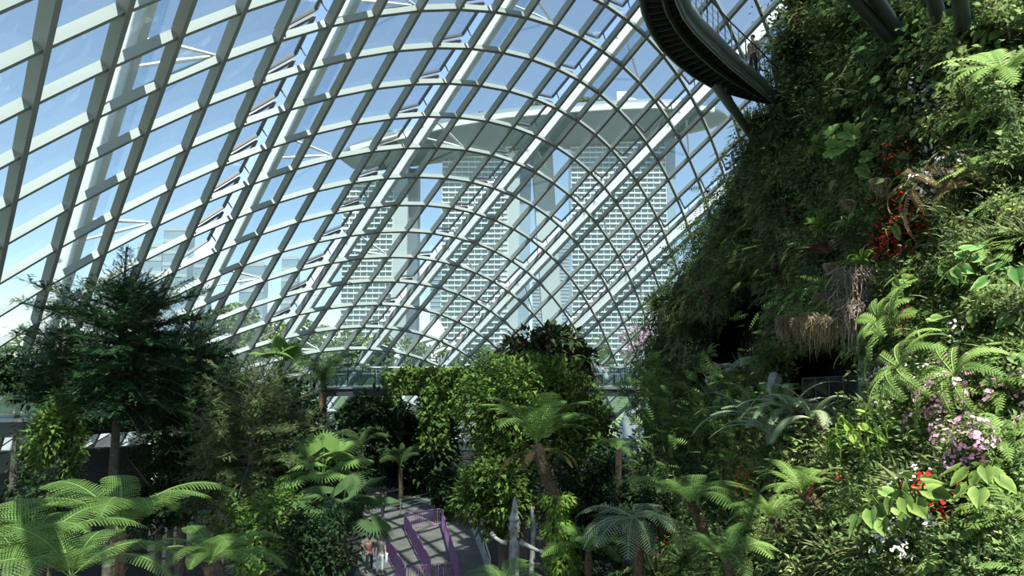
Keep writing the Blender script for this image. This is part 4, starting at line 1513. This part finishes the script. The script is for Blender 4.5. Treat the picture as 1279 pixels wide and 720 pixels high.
def tree(name, label, px, py, Y, wpx, hpx, n, leaf_px, mat, T=T_LEAF, clumps=26, group=None, trunk_r=.12, cat='tree', seed=1, up=.5, fill=.45, depth=.9):
    c = at(px, py, Y)
    k = Y / 900
    R = np.array((wpx / 2 * k, wpx / 2 * k * depth, hpx / 2 * k))
    root = empty(name, (c[0], Y, 0), label, cat, group)
    cc = np.array((0, 0, c[2]))
    rg = random.Random(seed)
    tb = MB()
    tb.tube([(0, 0, 0), (rg.uniform(-.2, .2), 0, c[2] * .5), (0, 0, c[2])], [trunk_r * 1.2, trunk_r, trunk_r * .6], 8)
    for i in range(9):
        a = rg.uniform(0, 6.28)
        h = max(.3, c[2] - R[2] * rg.uniform(-.2, .8))
        e = cc + np.array((math.cos(a) * R[0], math.sin(a) * R[1], rg.uniform(-.1, .7) * R[2])) * .75
        tb.tube([(0, 0, h), ((e[0]) * .5, e[1] * .5, (h + e[2]) / 2 + .1), e], [trunk_r * .5, trunk_r * .3, trunk_r * .12], 5)
    tb.build('trunk', M['bark'], root)
    lb = LB()
    crown(lb, cc, R, n, leaf_px * k, T, clumps, up, seed, fill)
    lb.build('foliage', mat, root)
    return root


tree('ficus_tree', 'dense rounded green tree filling the middle behind the tall tree fern', 655, 520, 29, 185, 165, 15000, 8, L_['broad'], clumps=60, seed=4)
tree('ficus_tree', 'lower leafy tree bulging over the path edge', 625, 610, 27, 130, 110, 8000, 8, L_['broad'], clumps=36, seed=5)
tree('ficus_tree', 'leafy tree under the footbridge behind the small bright fern', 722, 520, 33, 92, 110, 5500, 8, L_['broad'], clumps=30, seed=7)
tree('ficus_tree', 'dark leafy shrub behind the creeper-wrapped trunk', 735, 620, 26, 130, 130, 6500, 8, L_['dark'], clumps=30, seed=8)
tree('magnolia_tree', 'magnolia with brown-backed leaves topping the green tree', 678, 438, 33, 110, 62, 2600, 12, L_['magnolia'], T_LEAF, clumps=26, seed=9, up=.1)
tree('magnolia_tree', 'brown-leaved magnolia beside the bridge visitors', 720, 460, 36, 50, 60, 1100, 12, L_['magnolia'], T_LEAF, clumps=14, seed=10, up=.1)
tree('ficus_tree', 'light green bush poking over the middle tree top', 640, 462, 31, 110, 56, 3600, 7, L_['broad'], clumps=20, seed=11)
# dark thicket behind the path
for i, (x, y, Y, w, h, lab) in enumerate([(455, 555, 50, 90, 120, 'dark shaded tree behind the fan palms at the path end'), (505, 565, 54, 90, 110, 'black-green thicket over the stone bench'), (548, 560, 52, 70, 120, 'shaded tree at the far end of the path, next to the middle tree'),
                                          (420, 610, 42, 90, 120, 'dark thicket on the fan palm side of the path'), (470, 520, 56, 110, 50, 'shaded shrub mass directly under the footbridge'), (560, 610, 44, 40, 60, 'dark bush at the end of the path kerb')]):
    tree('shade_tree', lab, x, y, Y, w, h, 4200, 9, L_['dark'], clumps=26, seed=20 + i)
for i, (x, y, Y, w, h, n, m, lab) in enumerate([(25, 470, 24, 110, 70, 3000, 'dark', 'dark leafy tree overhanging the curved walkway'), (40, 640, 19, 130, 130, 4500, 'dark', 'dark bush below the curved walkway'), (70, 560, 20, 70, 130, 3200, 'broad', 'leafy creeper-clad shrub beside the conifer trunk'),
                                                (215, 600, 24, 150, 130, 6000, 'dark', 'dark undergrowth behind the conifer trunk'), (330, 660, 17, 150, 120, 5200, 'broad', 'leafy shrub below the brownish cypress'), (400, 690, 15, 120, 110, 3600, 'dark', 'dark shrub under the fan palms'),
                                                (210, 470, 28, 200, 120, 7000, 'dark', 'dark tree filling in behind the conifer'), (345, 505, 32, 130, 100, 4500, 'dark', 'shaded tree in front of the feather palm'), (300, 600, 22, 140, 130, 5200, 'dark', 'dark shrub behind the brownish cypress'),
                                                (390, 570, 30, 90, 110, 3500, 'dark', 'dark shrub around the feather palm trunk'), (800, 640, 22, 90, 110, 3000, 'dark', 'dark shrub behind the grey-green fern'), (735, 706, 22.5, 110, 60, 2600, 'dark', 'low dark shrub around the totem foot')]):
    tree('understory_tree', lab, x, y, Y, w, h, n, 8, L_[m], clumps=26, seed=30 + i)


def conifer(name, label, px, pyt, Y, prof, mat, n_br=95, lean=0, seed=2, droop=0., spray=.17, T=T_TWIG, trunk_r=.15, leader=True):
    """prof: (pixel y, half width in pixels)"""
    rg = random.Random(seed)
    rs = np.random.RandomState(seed)
    top = at(px, pyt, Y)
    k = Y / 900
    root = empty(name, (top[0], Y, 0), label, 'conifer')
    H = top[2]
    MB().tube([(0, 0, 0), (0, 0, H * .4), (0, 0, H * .8), (0, 0, H)], [trunk_r * 1.25, trunk_r, trunk_r * .5, .02], 9).build('trunk', M['bark'], root)
    ys, hw = [p[0] for p in prof], [p[1] for p in prof]
    z_of = lambda y: at(px, y, Y)[2]
    bb, lb = MB(), LB()
    y = pyt + 4
    i = 0
    ga = 0.
    while i < n_br:
        f = (i + .5) / n_br
        y = pyt + 5 + (ys[-1] - pyt - 5) * f ** .85
        L = np.interp(y, ys, hw) * k * rg.uniform(.75, 1.15)
        z = z_of(y)
        a = ga
        ga += 2.4 + rg.uniform(-.3, .3)
        e = math.radians(42 - 60 * f + rg.uniform(-8, 8)) - droop * .4
        d = np.array((math.cos(a) * math.cos(e), math.sin(a) * math.cos(e), math.sin(e)))
        m_ = 6
        pts = [np.array((0, 0, z))]
        for j in range(m_):
            dd = d + np.array((0, 0, -.12 * j * (f * 1.2 + droop) + (.05 * j if f < .5 else .03 * j)))
            pts.append(pts[-1] + nz(dd) * L / m_)
        pts = np.array(pts)
        bb.tube(pts, np.linspace(.035 * max(.4, L / 2), .008, len(pts)), 5)
        side = nz(np.cross(d, UP))
        nt_ = max(3, int(L / .17))
        for j in range(nt_):
            t = .12 + .88 * (j + .5) / nt_ if L > .8 else (j + .5) / nt_
            q = np.array([np.interp(t * m_, range(m_ + 1), pts[:, c]) for c in range(3)])
            for s in (-1, 1):
                tl = L * .42 * (1 - t * .65) * rg.uniform(.5, 1.1) + spray * .5
                td = nz(d * .75 + side * s * .9 + np.array((0, 0, rg.uniform(-.15, .3) - droop)))
                ns = max(2, int(tl / (spray * .42)))
                tt = (np.arange(ns) + .3) / ns
                pp_ = q + td * (tt * tl)[:, None] + rs.normal(size=(ns, 3)) * spray * .12
                yd = nz(td + rs.normal(size=(ns, 3)) * .45)
                lb.inst(T, pp_, yd, nz(UP + rs.normal(size=(ns, 3)) * .35), spray * rs.uniform(.8, 1.3, ns), np.clip(rs.uniform(0, .75, ns) + .25 * t, 0, 1))
                if tl > spray * 2.5:
                    n2 = ns
                    lb.inst(T, pp_ + rs.normal(size=(n2, 3)) * spray * .2, nz(yd + np.cross(yd, UP) * rs.choice([-1, 1], (n2, 1)) * 1.0), nz(UP + rs.normal(size=(n2, 3)) * .4), spray * .95, np.clip(rs.uniform(0, .7, n2) + .3 * t, 0, 1))
        i += 1
    nf = 30
    for j in range(nf):
        yy = rg.uniform(pyt + 45, ys[-1])
        a, L = rg.uniform(0, 6.28), np.interp(yy, ys, hw) * k * rg.uniform(.15, .7)
        crown(lb, (math.cos(a) * L, math.sin(a) * L, z_of(yy)), (.55, .55, .3), 260, spray, T, 3, .6, seed * 100 + j)
    bb.build('branches', M['bark'], root)
    lb.build('needle_sprays', mat, root)
    return root


conifer('conifer', 'tall dark conifer with a pointed leader tip standing against the glass', 158, 308, 22,
        [(308, 3), (325, 10), (342, 19), (356, 27), (368, 50), (385, 80), (400, 98), (425, 112), (450, 108), (480, 100), (510, 80)], L_['conifer'], 120, seed=2)
conifer('conifer', 'shorter conifer with a small tip just behind the tall one', 240, 388, 24, [(388, 3), (400, 16), (415, 34), (440, 50), (470, 62), (510, 66), (560, 60)], L_['conifer'], 80, seed=5)
conifer('conifer', 'spreading conifer branches low beside the curved walkway', 78, 402, 23, [(402, 4), (420, 30), (440, 48), (480, 55), (520, 50), (570, 42)], L_['conifer'], 70, seed=6)
conifer('cypress_tree', 'brownish green cypress with loose spreading sprays', 318, 455, 20, [(455, 6), (470, 36), (490, 66), (530, 84), (570, 90), (610, 92), (650, 70)], L_['cypress'], 95, seed=7, droop=.15, spray=.16)
conifer('cypress_tree', 'second cypress rising behind the brownish one', 285, 452, 25, [(452, 5), (470, 30), (500, 52), (540, 62), (580, 60)], L_['conifer'], 60, seed=9, droop=.1, spray=.17)


# palms
def palm(name, label, px, py, Y, meshes, n, s, trunk_r=.13, els=(-10, 25), seed=1, part='frond'):
    c = at(px, py, Y)
    root = empty(name, (c[0], Y, 0), label, 'palm')
    rg = random.Random(seed)
    MB().tube([(0, 0, 0), (.05, 0, c[2] * .5), (0, 0, c[2])], [trunk_r * 1.2, trunk_r, trunk_r * .8], 9).build('trunk', M['fern_trunk'], root)
    for i in range(n):
        o = link(part, meshes[i % len(meshes)], None, root)
        o.location = (0, 0, c[2])
        o.rotation_euler = (math.radians(rg.uniform(*els)), rg.uniform(-.2, .2), i * 2.4 + rg.uniform(-.2, .2))
        sc = s * rg.uniform(.85, 1.12)
        o.scale = (sc,) * 3


def fan_mesh(mat, seed):
    mb = MB()
    mb.tube([(0, 0, 0), (0, .35, .22), (0, .7, .38)], [.016, .012, .01], 5, .2)
    V, f = [], []
    c = np.array((0, .7, .38))
    n = 26
    for i in range(n):
        a = math.radians(-135 + 270 * (i + .5) / n)
        d = np.array((math.sin(a), math.cos(a), .1))
        s = np.array((math.cos(a), -math.sin(a), 0))
        L = .62 * (1 - .15 * abs(math.sin(a)))
        k = len(V)
        V += [c, c + d * L * .5 + s * .04 + (0, 0, -.0), c + d * L * .5 + (0, 0, .03), c + d * L * .5 - s * .04, c + d * L + (0, 0, -.16)]
        f += [(k, k + 1, k + 2), (k, k + 2, k + 3), (k + 1, k + 4, k + 2), (k + 2, k + 4, k + 3)]
    mb.add(V, f, .6)
    me = mb.mesh('fan_leaf')
    me.materials.append(mat)
    return me


FAN = [fan_mesh(L_['palm'], 1)]
FANL = [fan_mesh(L_['fern'], 1)]
palm('feather_palm', 'feather palm with long arching fronds rising before the footbridge', 403, 490, 31, FR_palm, 15, 1.0, .2, (-8, 32), 3)
palm('feather_palm', 'shaded feather palm under the vine-covered bridge', 500, 585, 47, FR_palm, 11, .9, .14, (-5, 30), 4)
palm('feather_palm', 'young dark palm under the end of the footbridge', 452, 560, 44, FR_palm, 10, .8, .12, (-5, 30), 5)
palm('fan_palm', 'bright fan palm in front of the feather palm', 402, 598, 20, FANL, 16, 1.05, .12, (-25, 55), 6, 'fan_leaf')
palm('fan_palm', 'dark fan palm hanging over the purple barriers', 428, 655, 18, FAN, 18, 1.15, .12, (-35, 45), 7, 'fan_leaf')
palm('fan_palm', 'yellowish fan palm showing above the cypress', 350, 462, 27, FANL, 11, 1.0, .12, (10, 65), 8, 'fan_leaf')

# vines on the bridge
lb = LB()
for x0, x1, y0, y1, n in ((498, 604, 458, 488, 2600), (525, 560, 480, 560, 1700), (478, 500, 462, 500, 350), (596, 612, 470, 520, 500), (545, 580, 480, 520, 700)):
    px, py = RS.uniform(x0, x1, n), RS.uniform(y0, y1, n)
    P = at(px, py, RS.uniform(50.2, 51.4, n))
    lb.inst(T_LEAF, P, nz(unit(n) - UP * .6), nz(unit(n) * .5 + np.array((0, -1, .3))), RS.uniform(.25, .5, n), RS.uniform(0, .9, n))
tag(lb.build('bridge_vine', L_['broad'], None, (-4, 51, 8)), 'leafy climbing vine draped over the middle of the footbridge', 'climbing vine')

# ------------------------------------------------------------------ carved totem
t0 = at(642, 620, 20)
tx, ty, tz = t0[0], 20., t0[2]
tot = empty('carved_totem', (tx, ty, 0), 'tall weathered wooden totem figure with raised and outstretched arms', 'totem')
u = 20 / 900.
prof = [(0, .01), (4, .045), (12, .085), (20, .10), (24, .115), (25, .15), (28, .15), (29, .12), (31, .135), (38, .14), (44, .12), (48, .10), (51, .075), (53, .13), (58, .15), (66, .145), (80, .13), (92, .14), (97, .17), (110, .15), (150, .15), (tz / u, .16)]
tb = MB()
V, f = [], []
nn = 14
for i, (d, r) in enumerate(prof):
    for k in range(nn):
        a = 2 * math.pi * k / nn
        rr = r * (1 + .06 * math.sin(3 * a + i))
        V.append((rr * math.cos(a) + (.02 if d < 22 else 0), rr * .8 * math.sin(a), tz - d * u))
for i in range(len(prof) - 1):
    for k in range(nn):
        k2 = (k + 1) % nn
        f.append((i * nn + k, (i + 1) * nn + k, (i + 1) * nn + k2, i * nn + k2))
f += [tuple(range(nn))]
tb.add(V, f)
tb.build('carved_body', M['driftwood'], tot, smooth=True)
fc = MB()
zc = lambda d: tz - d * u
fc.bar((0, -.13, zc(34)), (0, -.155, zc(40)), .045, .06)
for s in (-1, 1):
    fc.ball((s * .055, -.112, zc(35)), .022, 8, 6)
    fc.ball((s * .14, 0, zc(37)), .035, 8, 6, sq=(.5, .8, 1.6))
fc.bar((-.05, -.115, zc(43)), (.05, -.115, zc(43)), .03, .02)
fc.bar((-.02, -.11, zc(12)), (.05, -.11, zc(18)), .03, .03)
fc.tube([(-.09, -.09, zc(56)), (-.03, -.13, zc(64)), (.05, -.12, zc(72)), (-.02, -.12, zc(82))], .018, 6)
fc.tube([(.09, -.09, zc(57)), (.02, -.13, zc(68)), (-.05, -.12, zc(78)), (.03, -.12, zc(90))], .016, 6)
fc.build('carved_face', M['driftwood'], tot, smooth=True)
for pts, rr, hand in (([(-8, 55), (-15, 54), (-20, 51), (-24, 48)], [.075, .06, .05, .045], -1), ([(7, 53), (16, 58), (24, 62), (31, 65)], [.085, .06, .05, .04], 1)):
    arm = MB().tube([(x * u, 0, zc(d)) for x, d in pts], rr, 9)
    hx, hz_ = pts[-1][0] * u, zc(pts[-1][1])
    dx, dz = (-.6, .8) if hand < 0 else (1, -.15)
    arm.ball((hx + dx * .04, 0, hz_ + dz * .04), .055, 8, 6, sq=(1, .5, 1))
    for k in range(4):
        o = (k - 1.5) * .026
        bx_, bz_ = hx + dx * .07 - dz * o, hz_ + dz * .07 + dx * o
        arm.tube([(bx_, 0, bz_), (bx_ + dx * .05, -.01, bz_ + dz * .05), (bx_ + dx * (.09 - abs(o)), -.03, bz_ + dz * .08 + .01)], [.014, .012, .008], 5)
    arm.tube([(hx, -.02, hz_ + .02), (hx + dx * .02 - dz * .07 * hand, -.04, hz_ + .07)], [.014, .01], 5)
    arm.build('arm', M['driftwood'], tot, smooth=True)
tag(MB().tube([at(655, 720, 20.5) * (1, 1, 0), at(667, 655, 20.5), at(664, 632, 20.6)], [.08, .07, .04], 7).build('grey_post', M['driftwood'], None, loc=(at(667, 655, 20.5)[0], 20.5, 0)), 'thin grey driftwood post behind the totem', 'post')

# ------------------------------------------------------------------ purple crowd barriers
def barrier_mesh(L):
    """returns frame, bars, feet as MBs, along +X from 0 to L"""
    fr, ba, ft = MB(), MB(), MB()
    H = .98
    fr.tube([(.04, 0, .12), (.04, 0, H - .06), (.10, 0, H), (L - .10, 0, H), (L - .04, 0, H - .06), (L - .04, 0, .12)], .021, 6)
    fr.tube([(.04, 0, .14), (L - .04, 0, .14)], .018, 6)
    for i in range(1, 19):
        x = .04 + (L - .08) * i / 19
        ba.tube([(x, 0, .14), (x, 0, H)], .011, 5)
    for x in (.25, L - .25):
        ft.bar((x, -.28, .02), (x, .28, .02), .05, .02)
        ft.tube([(x, 0, .02), (x, 0, .14)], .02, 6)
    return fr, ba, ft


BAR = {}
def run_barriers(p, q, n, word):
    p, q = onz(*p, .98) * (1, 1, 0), onz(*q, .98) * (1, 1, 0)
    d = q - p
    for i in range(n):
        L = round(float(np.linalg.norm(d)) / n, 2)
        if L not in BAR:
            BAR[L] = [m.mesh(nm) for m, nm in zip(barrier_mesh(L), ('frame', 'bars', 'foot'))]
            for me in BAR[L]:
                me.materials.append(M['purple'])
        ends = 'nearest the camera' if False else ('first panel from the bench end' if i == 0 else ('last panel towards the front gate' if i == n - 1 else 'middle panels of the run'))
        lab = 'purple crowd barrier %s, %s' % (word, ends) if n > 1 else 'purple crowd barrier %s' % word
        r = empty('crowd_barrier', p + d * i / n, lab, 'barrier', 'crowd barriers %s %s' % (word, ends), math.atan2(d[1], d[0]))
        for me, nm in zip(BAR[L], ('frame', 'bars', 'foot')):
            link(nm, me, None, r)


run_barriers((468, 644), (507, 708), 5, 'in the run beside the walkers')
run_barriers((505, 640), (538, 698), 5, 'in the middle run')
run_barriers((552, 637), (572, 700), 5, 'in the run along the kerb')
run_barriers((505, 640), (552, 635), 1, 'closing the far end of the queue lane')
run_barriers((509, 708), (570, 702), 1, 'closing the near end of the queue lane')
run_barriers((487, 722), (507, 708), 1, 'angled off beside the walkers')

# bench, rope fence
bb_ = [onz(x, y, .45) for x, y in ((455, 622), (480, 614), (510, 608), (540, 606))]
bn = empty('stone_bench', bb_[1] * (1, 1, 0), 'long low curved bench at the dark end of the path', 'bench')
o_ = bb_[1] * (1, 1, 0)
for p, q in zip(bb_[:-1], bb_[1:]):
    MB().bar(p - o_, q - o_, .6, .1).build('seat', M['stone'], bn)
for t in range(4):
    MB().box(bb_[t] - o_ - (0, 0, .25), (.35, .35, .4)).build('leg', M['stone'], bn)
fe = empty('path_fence', onz(478, 646, 0), 'thin wire fence curving across the far end of the path', 'fence')
fo = onz(478, 646, 0)
fp = [onz(x, y, 0) for x, y in ((478, 649), (500, 644), (538, 634), (553, 625), (575, 620))]
for p in fp:
    MB().tube([p - fo, p - fo + (0, 0, 1.0)], .03, 6).build('post', M['steel'], fe)
w_ = MB()
for z in (.3, .5, .7, .95):
    w_.tube([p - fo + (0, 0, z) for p in fp], .008, 4)
w_.build('wire', M['steel'], fe)
fe = empty('kerb_railing', onz(592, 672, 0), 'grey railing posts standing along the pale kerb', 'railing')
fo = onz(592, 672, 0)
fp = [onz(x, y, 0) for x, y in ((588, 660), (596, 678), (604, 700), (612, 728))]
for p in fp:
    MB().tube([p - fo, p - fo + (0, 0, 1.05)], .035, 6).build('post', M['pale_steel'], fe)
MB().tube([p - fo + (0, 0, 1.05) for p in fp], .03, 6).build('handrail', M['pale_steel'], fe)

# ------------------------------------------------------------------ people
SKIN = plain('skin', (.42, .25, .17), .6)
HAIRS = {'grey': plain('grey_hair', (.35, .33, .30), .8), 'dark': plain('dark_hair', (.03, .025, .02), .7)}


def skin_mesh(name, verts, edges, rad, mat, parent, root_i=0, lv=1):
    me = bpy.data.meshes.new(name)
    me.from_pydata([tuple(v) for v in verts], edges, [])
    o = link(name, me, mat, parent)
    sk = o.modifiers.new('skin', 'SKIN')
    sk.use_smooth_shade = True
    for i, d in enumerate(me.skin_vertices[0].data):
        r = rad[i]
        d.radius = (r, r) if np.isscalar(r) else r
        d.use_root = (i == root_i)
    if lv:
        ss = o.modifiers.new('sub', 'SUBSURF')
        ss.levels = lv
        ss.render_levels = lv
    return o


def person(label, foot, H, face, shirt, legs, hair, skirt=False, sleeves=True, stride=.12, bag=None):
    """face = heading angle in radians (0 looks along +Y)"""
    s = H / 1.72
    root = empty('person', foot, label, 'person', None, face)
    Vb, E, R = [], [], []

    def v(p, r, par=None):
        Vb.append(np.array(p) * s)
        R.append(r * s if np.isscalar(r) else (r[0] * s, r[1] * s))
        if par is not None:
            E.append((par, len(Vb) - 1))
        return len(Vb) - 1
    pel = v((0, 0, .95), (.13, .10))
    wa = v((0, 0, 1.10), (.115, .09), pel)
    ch = v((0, 0, 1.30), (.145, .10), wa)
    nk = v((0, 0, 1.46), .05, ch)
    hd = v((0, .015, 1.56), (.07, .08), nk)
    v((0, .02, 1.66), (.072, .085), hd)
    feet = []
    for sd_ in (-1, 1):
        st = stride * sd_
        hp = v((sd_ * .09, 0, .90), .085, pel)
        kn = v((sd_ * .10, st * .5 + .02, .50), .058, hp)
        an = v((sd_ * .10, st, .09), .036, kn)
        v((sd_ * .11, st + .15, .04), (.035, .025), an)
        sh = v((sd_ * .185, 0, 1.38), .055, ch)
        el = v((sd_ * .235, -.02 - st * .3, 1.10), .04, sh)
        wr = v((sd_ * .24, .05 - st * .6, .86), .026, el)
        pm = v((sd_ * .24, .07 - st * .7, .79), (.018, .034), wr)
        for k in range(4):
            f1 = v((sd_ * .24, .07 - st * .7 + (k - 1.5) * .02, .73), .0085, pm)
            v((sd_ * .232, .08 - st * .7 + (k - 1.5) * .02, .69 + abs(k - 1.5) * .008), .007, f1)
        f1 = v((sd_ * .225, .11 - st * .7, .78), .009, pm)
        v((sd_ * .215, .125 - st * .7, .745), .008, f1)
    skin_mesh('body', Vb, E, R, SKIN, root)
    fb = MB()
    fb.ball(np.array((0, .105, 1.585)) * s, .016 * s, 6, 5, sq=(.8, 1.2, 1.3))
    for sd_ in (-1, 1):
        fb.ball(np.array((sd_ * .085, .01, 1.59)) * s, .022 * s, 6, 5, sq=(.5, .8, 1.3))
    fb.build('face', SKIN, root, smooth=True)
    eb = MB()
    for sd_ in (-1, 1):
        eb.ball(np.array((sd_ * .03, .095, 1.61)) * s, .010 * s, 6, 5)
    eb.bar(np.array((-.022, .100, 1.545)) * s, np.array((.022, .100, 1.545)) * s, .008, .006)
    eb.build('eyes', HAIRS['dark'], root)
    hb = MB()
    hb.ball(np.array((0, -.012, 1.645)) * s, .098 * s, 12, 8, sq=(.92, 1.0, .95))
    hb.build('hair', HAIRS[hair], root, smooth=True)
    # shirt
    V2 = [(0, 0, .93), (0, 0, 1.10), (0, 0, 1.30), (0, 0, 1.42)]
    E2 = [(0, 1), (1, 2), (2, 3)]
    R2 = [(.15, .118), (.135, .108), (.16, .115), (.075, .07)]
    for sd_ in (-1, 1):
        V2 += [(sd_ * .185, 0, 1.385), (sd_ * .22, -.015, 1.18)]
        R2 += [.068, .058]
        k = len(V2)
        E2 += [(2, k - 2), (k - 2, k - 1)]
    skin_mesh('shirt', np.array(V2) * s, E2, [tuple(np.array(r) * s) if not np.isscalar(r) else r * s for r in R2], shirt, root)
    if skirt:
        MB().tube(np.array([(0, 0, 1.08), (0, 0, .85), (0, 0, .45)]) * s, np.array([.13, .19, .26]) * s, 16).build('skirt', legs, root, smooth=True)
    else:
        V3 = [(0, 0, 1.0), (0, 0, .92)]
        R3 = [(.145, .112), (.14, .112)]
        E3 = [(0, 1)]
        for sd_ in (-1, 1):
            st = stride * sd_
            V3 += [(sd_ * .09, 0, .86), (sd_ * .10, st * .5 + .02, .50), (sd_ * .10, st * .95, .14)]
            R3 += [.098, .074, .055]
            k = len(V3)
            E3 += [(1, k - 3), (k - 3, k - 2), (k - 2, k - 1)]
        skin_mesh('trousers', np.array(V3) * s, E3, [tuple(np.array(r) * s) if not np.isscalar(r) else r * s for r in R3], legs, root)
    if bag is not None:
        b_ = MB().box(np.array((.30, .02, .72)) * s, (.10, .30, .34))
        b_.tube(np.array([(.27, -.08, .88), (.22, 0, 1.35), (.27, .1, .88)]) * s, .012, 5)
        b_.build('bag', bag, root)
    return root


CL = {n: plain('cloth_' + n, c, .85) for n, c in dict(grey=(.16, .18, .17), white=(.7, .72, .72), navy=(.03, .035, .06), rose=(.30, .10, .11), black=(.02, .02, .022), teal=(.04, .35, .30), tan=(.35, .22, .16)).items()}
person('walker in a grey shirt and white trousers with a pale shoulder bag', onz(474, 718, 0.02), 1.70, .15, CL['grey'], CL['white'], 'grey', bag=CL['white'])
person('walker in a rose top and dark trousers beside the grey-shirted one', onz(461, 716, 0.02), 1.62, .15, CL['rose'], CL['black'], 'dark')
person('person in dark grey standing at the far end of the path', onz(478, 650, 0.02), 1.68, 1.2, CL['grey'], CL['navy'], 'dark', stride=.03)
person('person in navy standing half behind the middle tree at the path end', onz(561, 628, 0.02), 1.70, 2.6, CL['navy'], CL['black'], 'dark', stride=.03)
pz = np.array((0, 0, bz))
person('bridge visitor in a long white dress', (at(757, 480, 51)[0], 51, bz), 1.5, 3.0, CL['white'], CL['white'], 'dark', True, stride=.05)
person('bridge visitor in a white top leaning near the magnolia leaves', (at(751, 480, 51)[0], 51.3, bz), 1.6, 2.8, CL['white'], CL['black'], 'dark', stride=.05)
person('bridge visitor in a teal shirt and dark trousers', (at(767, 480, 50.6)[0], 50.5, bz), 1.3, 1.5, CL['teal'], CL['navy'], 'dark', stride=.05)
wpt = I[8] * .8 + O[8] * .2
person('visitor in a tan top on the upper walkway', (wpt[0], wpt[1], Zd + .24), 1.65, 2.2, CL['tan'], CL['black'], 'dark', stride=.05)
person('visitor in dark clothes further along the upper walkway', tuple((I[3] * .6 + O[3] * .4) * (1, 1, 0) + (0, 0, Zd + .24)), 1.7, 2.2, CL['black'], CL['navy'], 'dark', stride=.05)
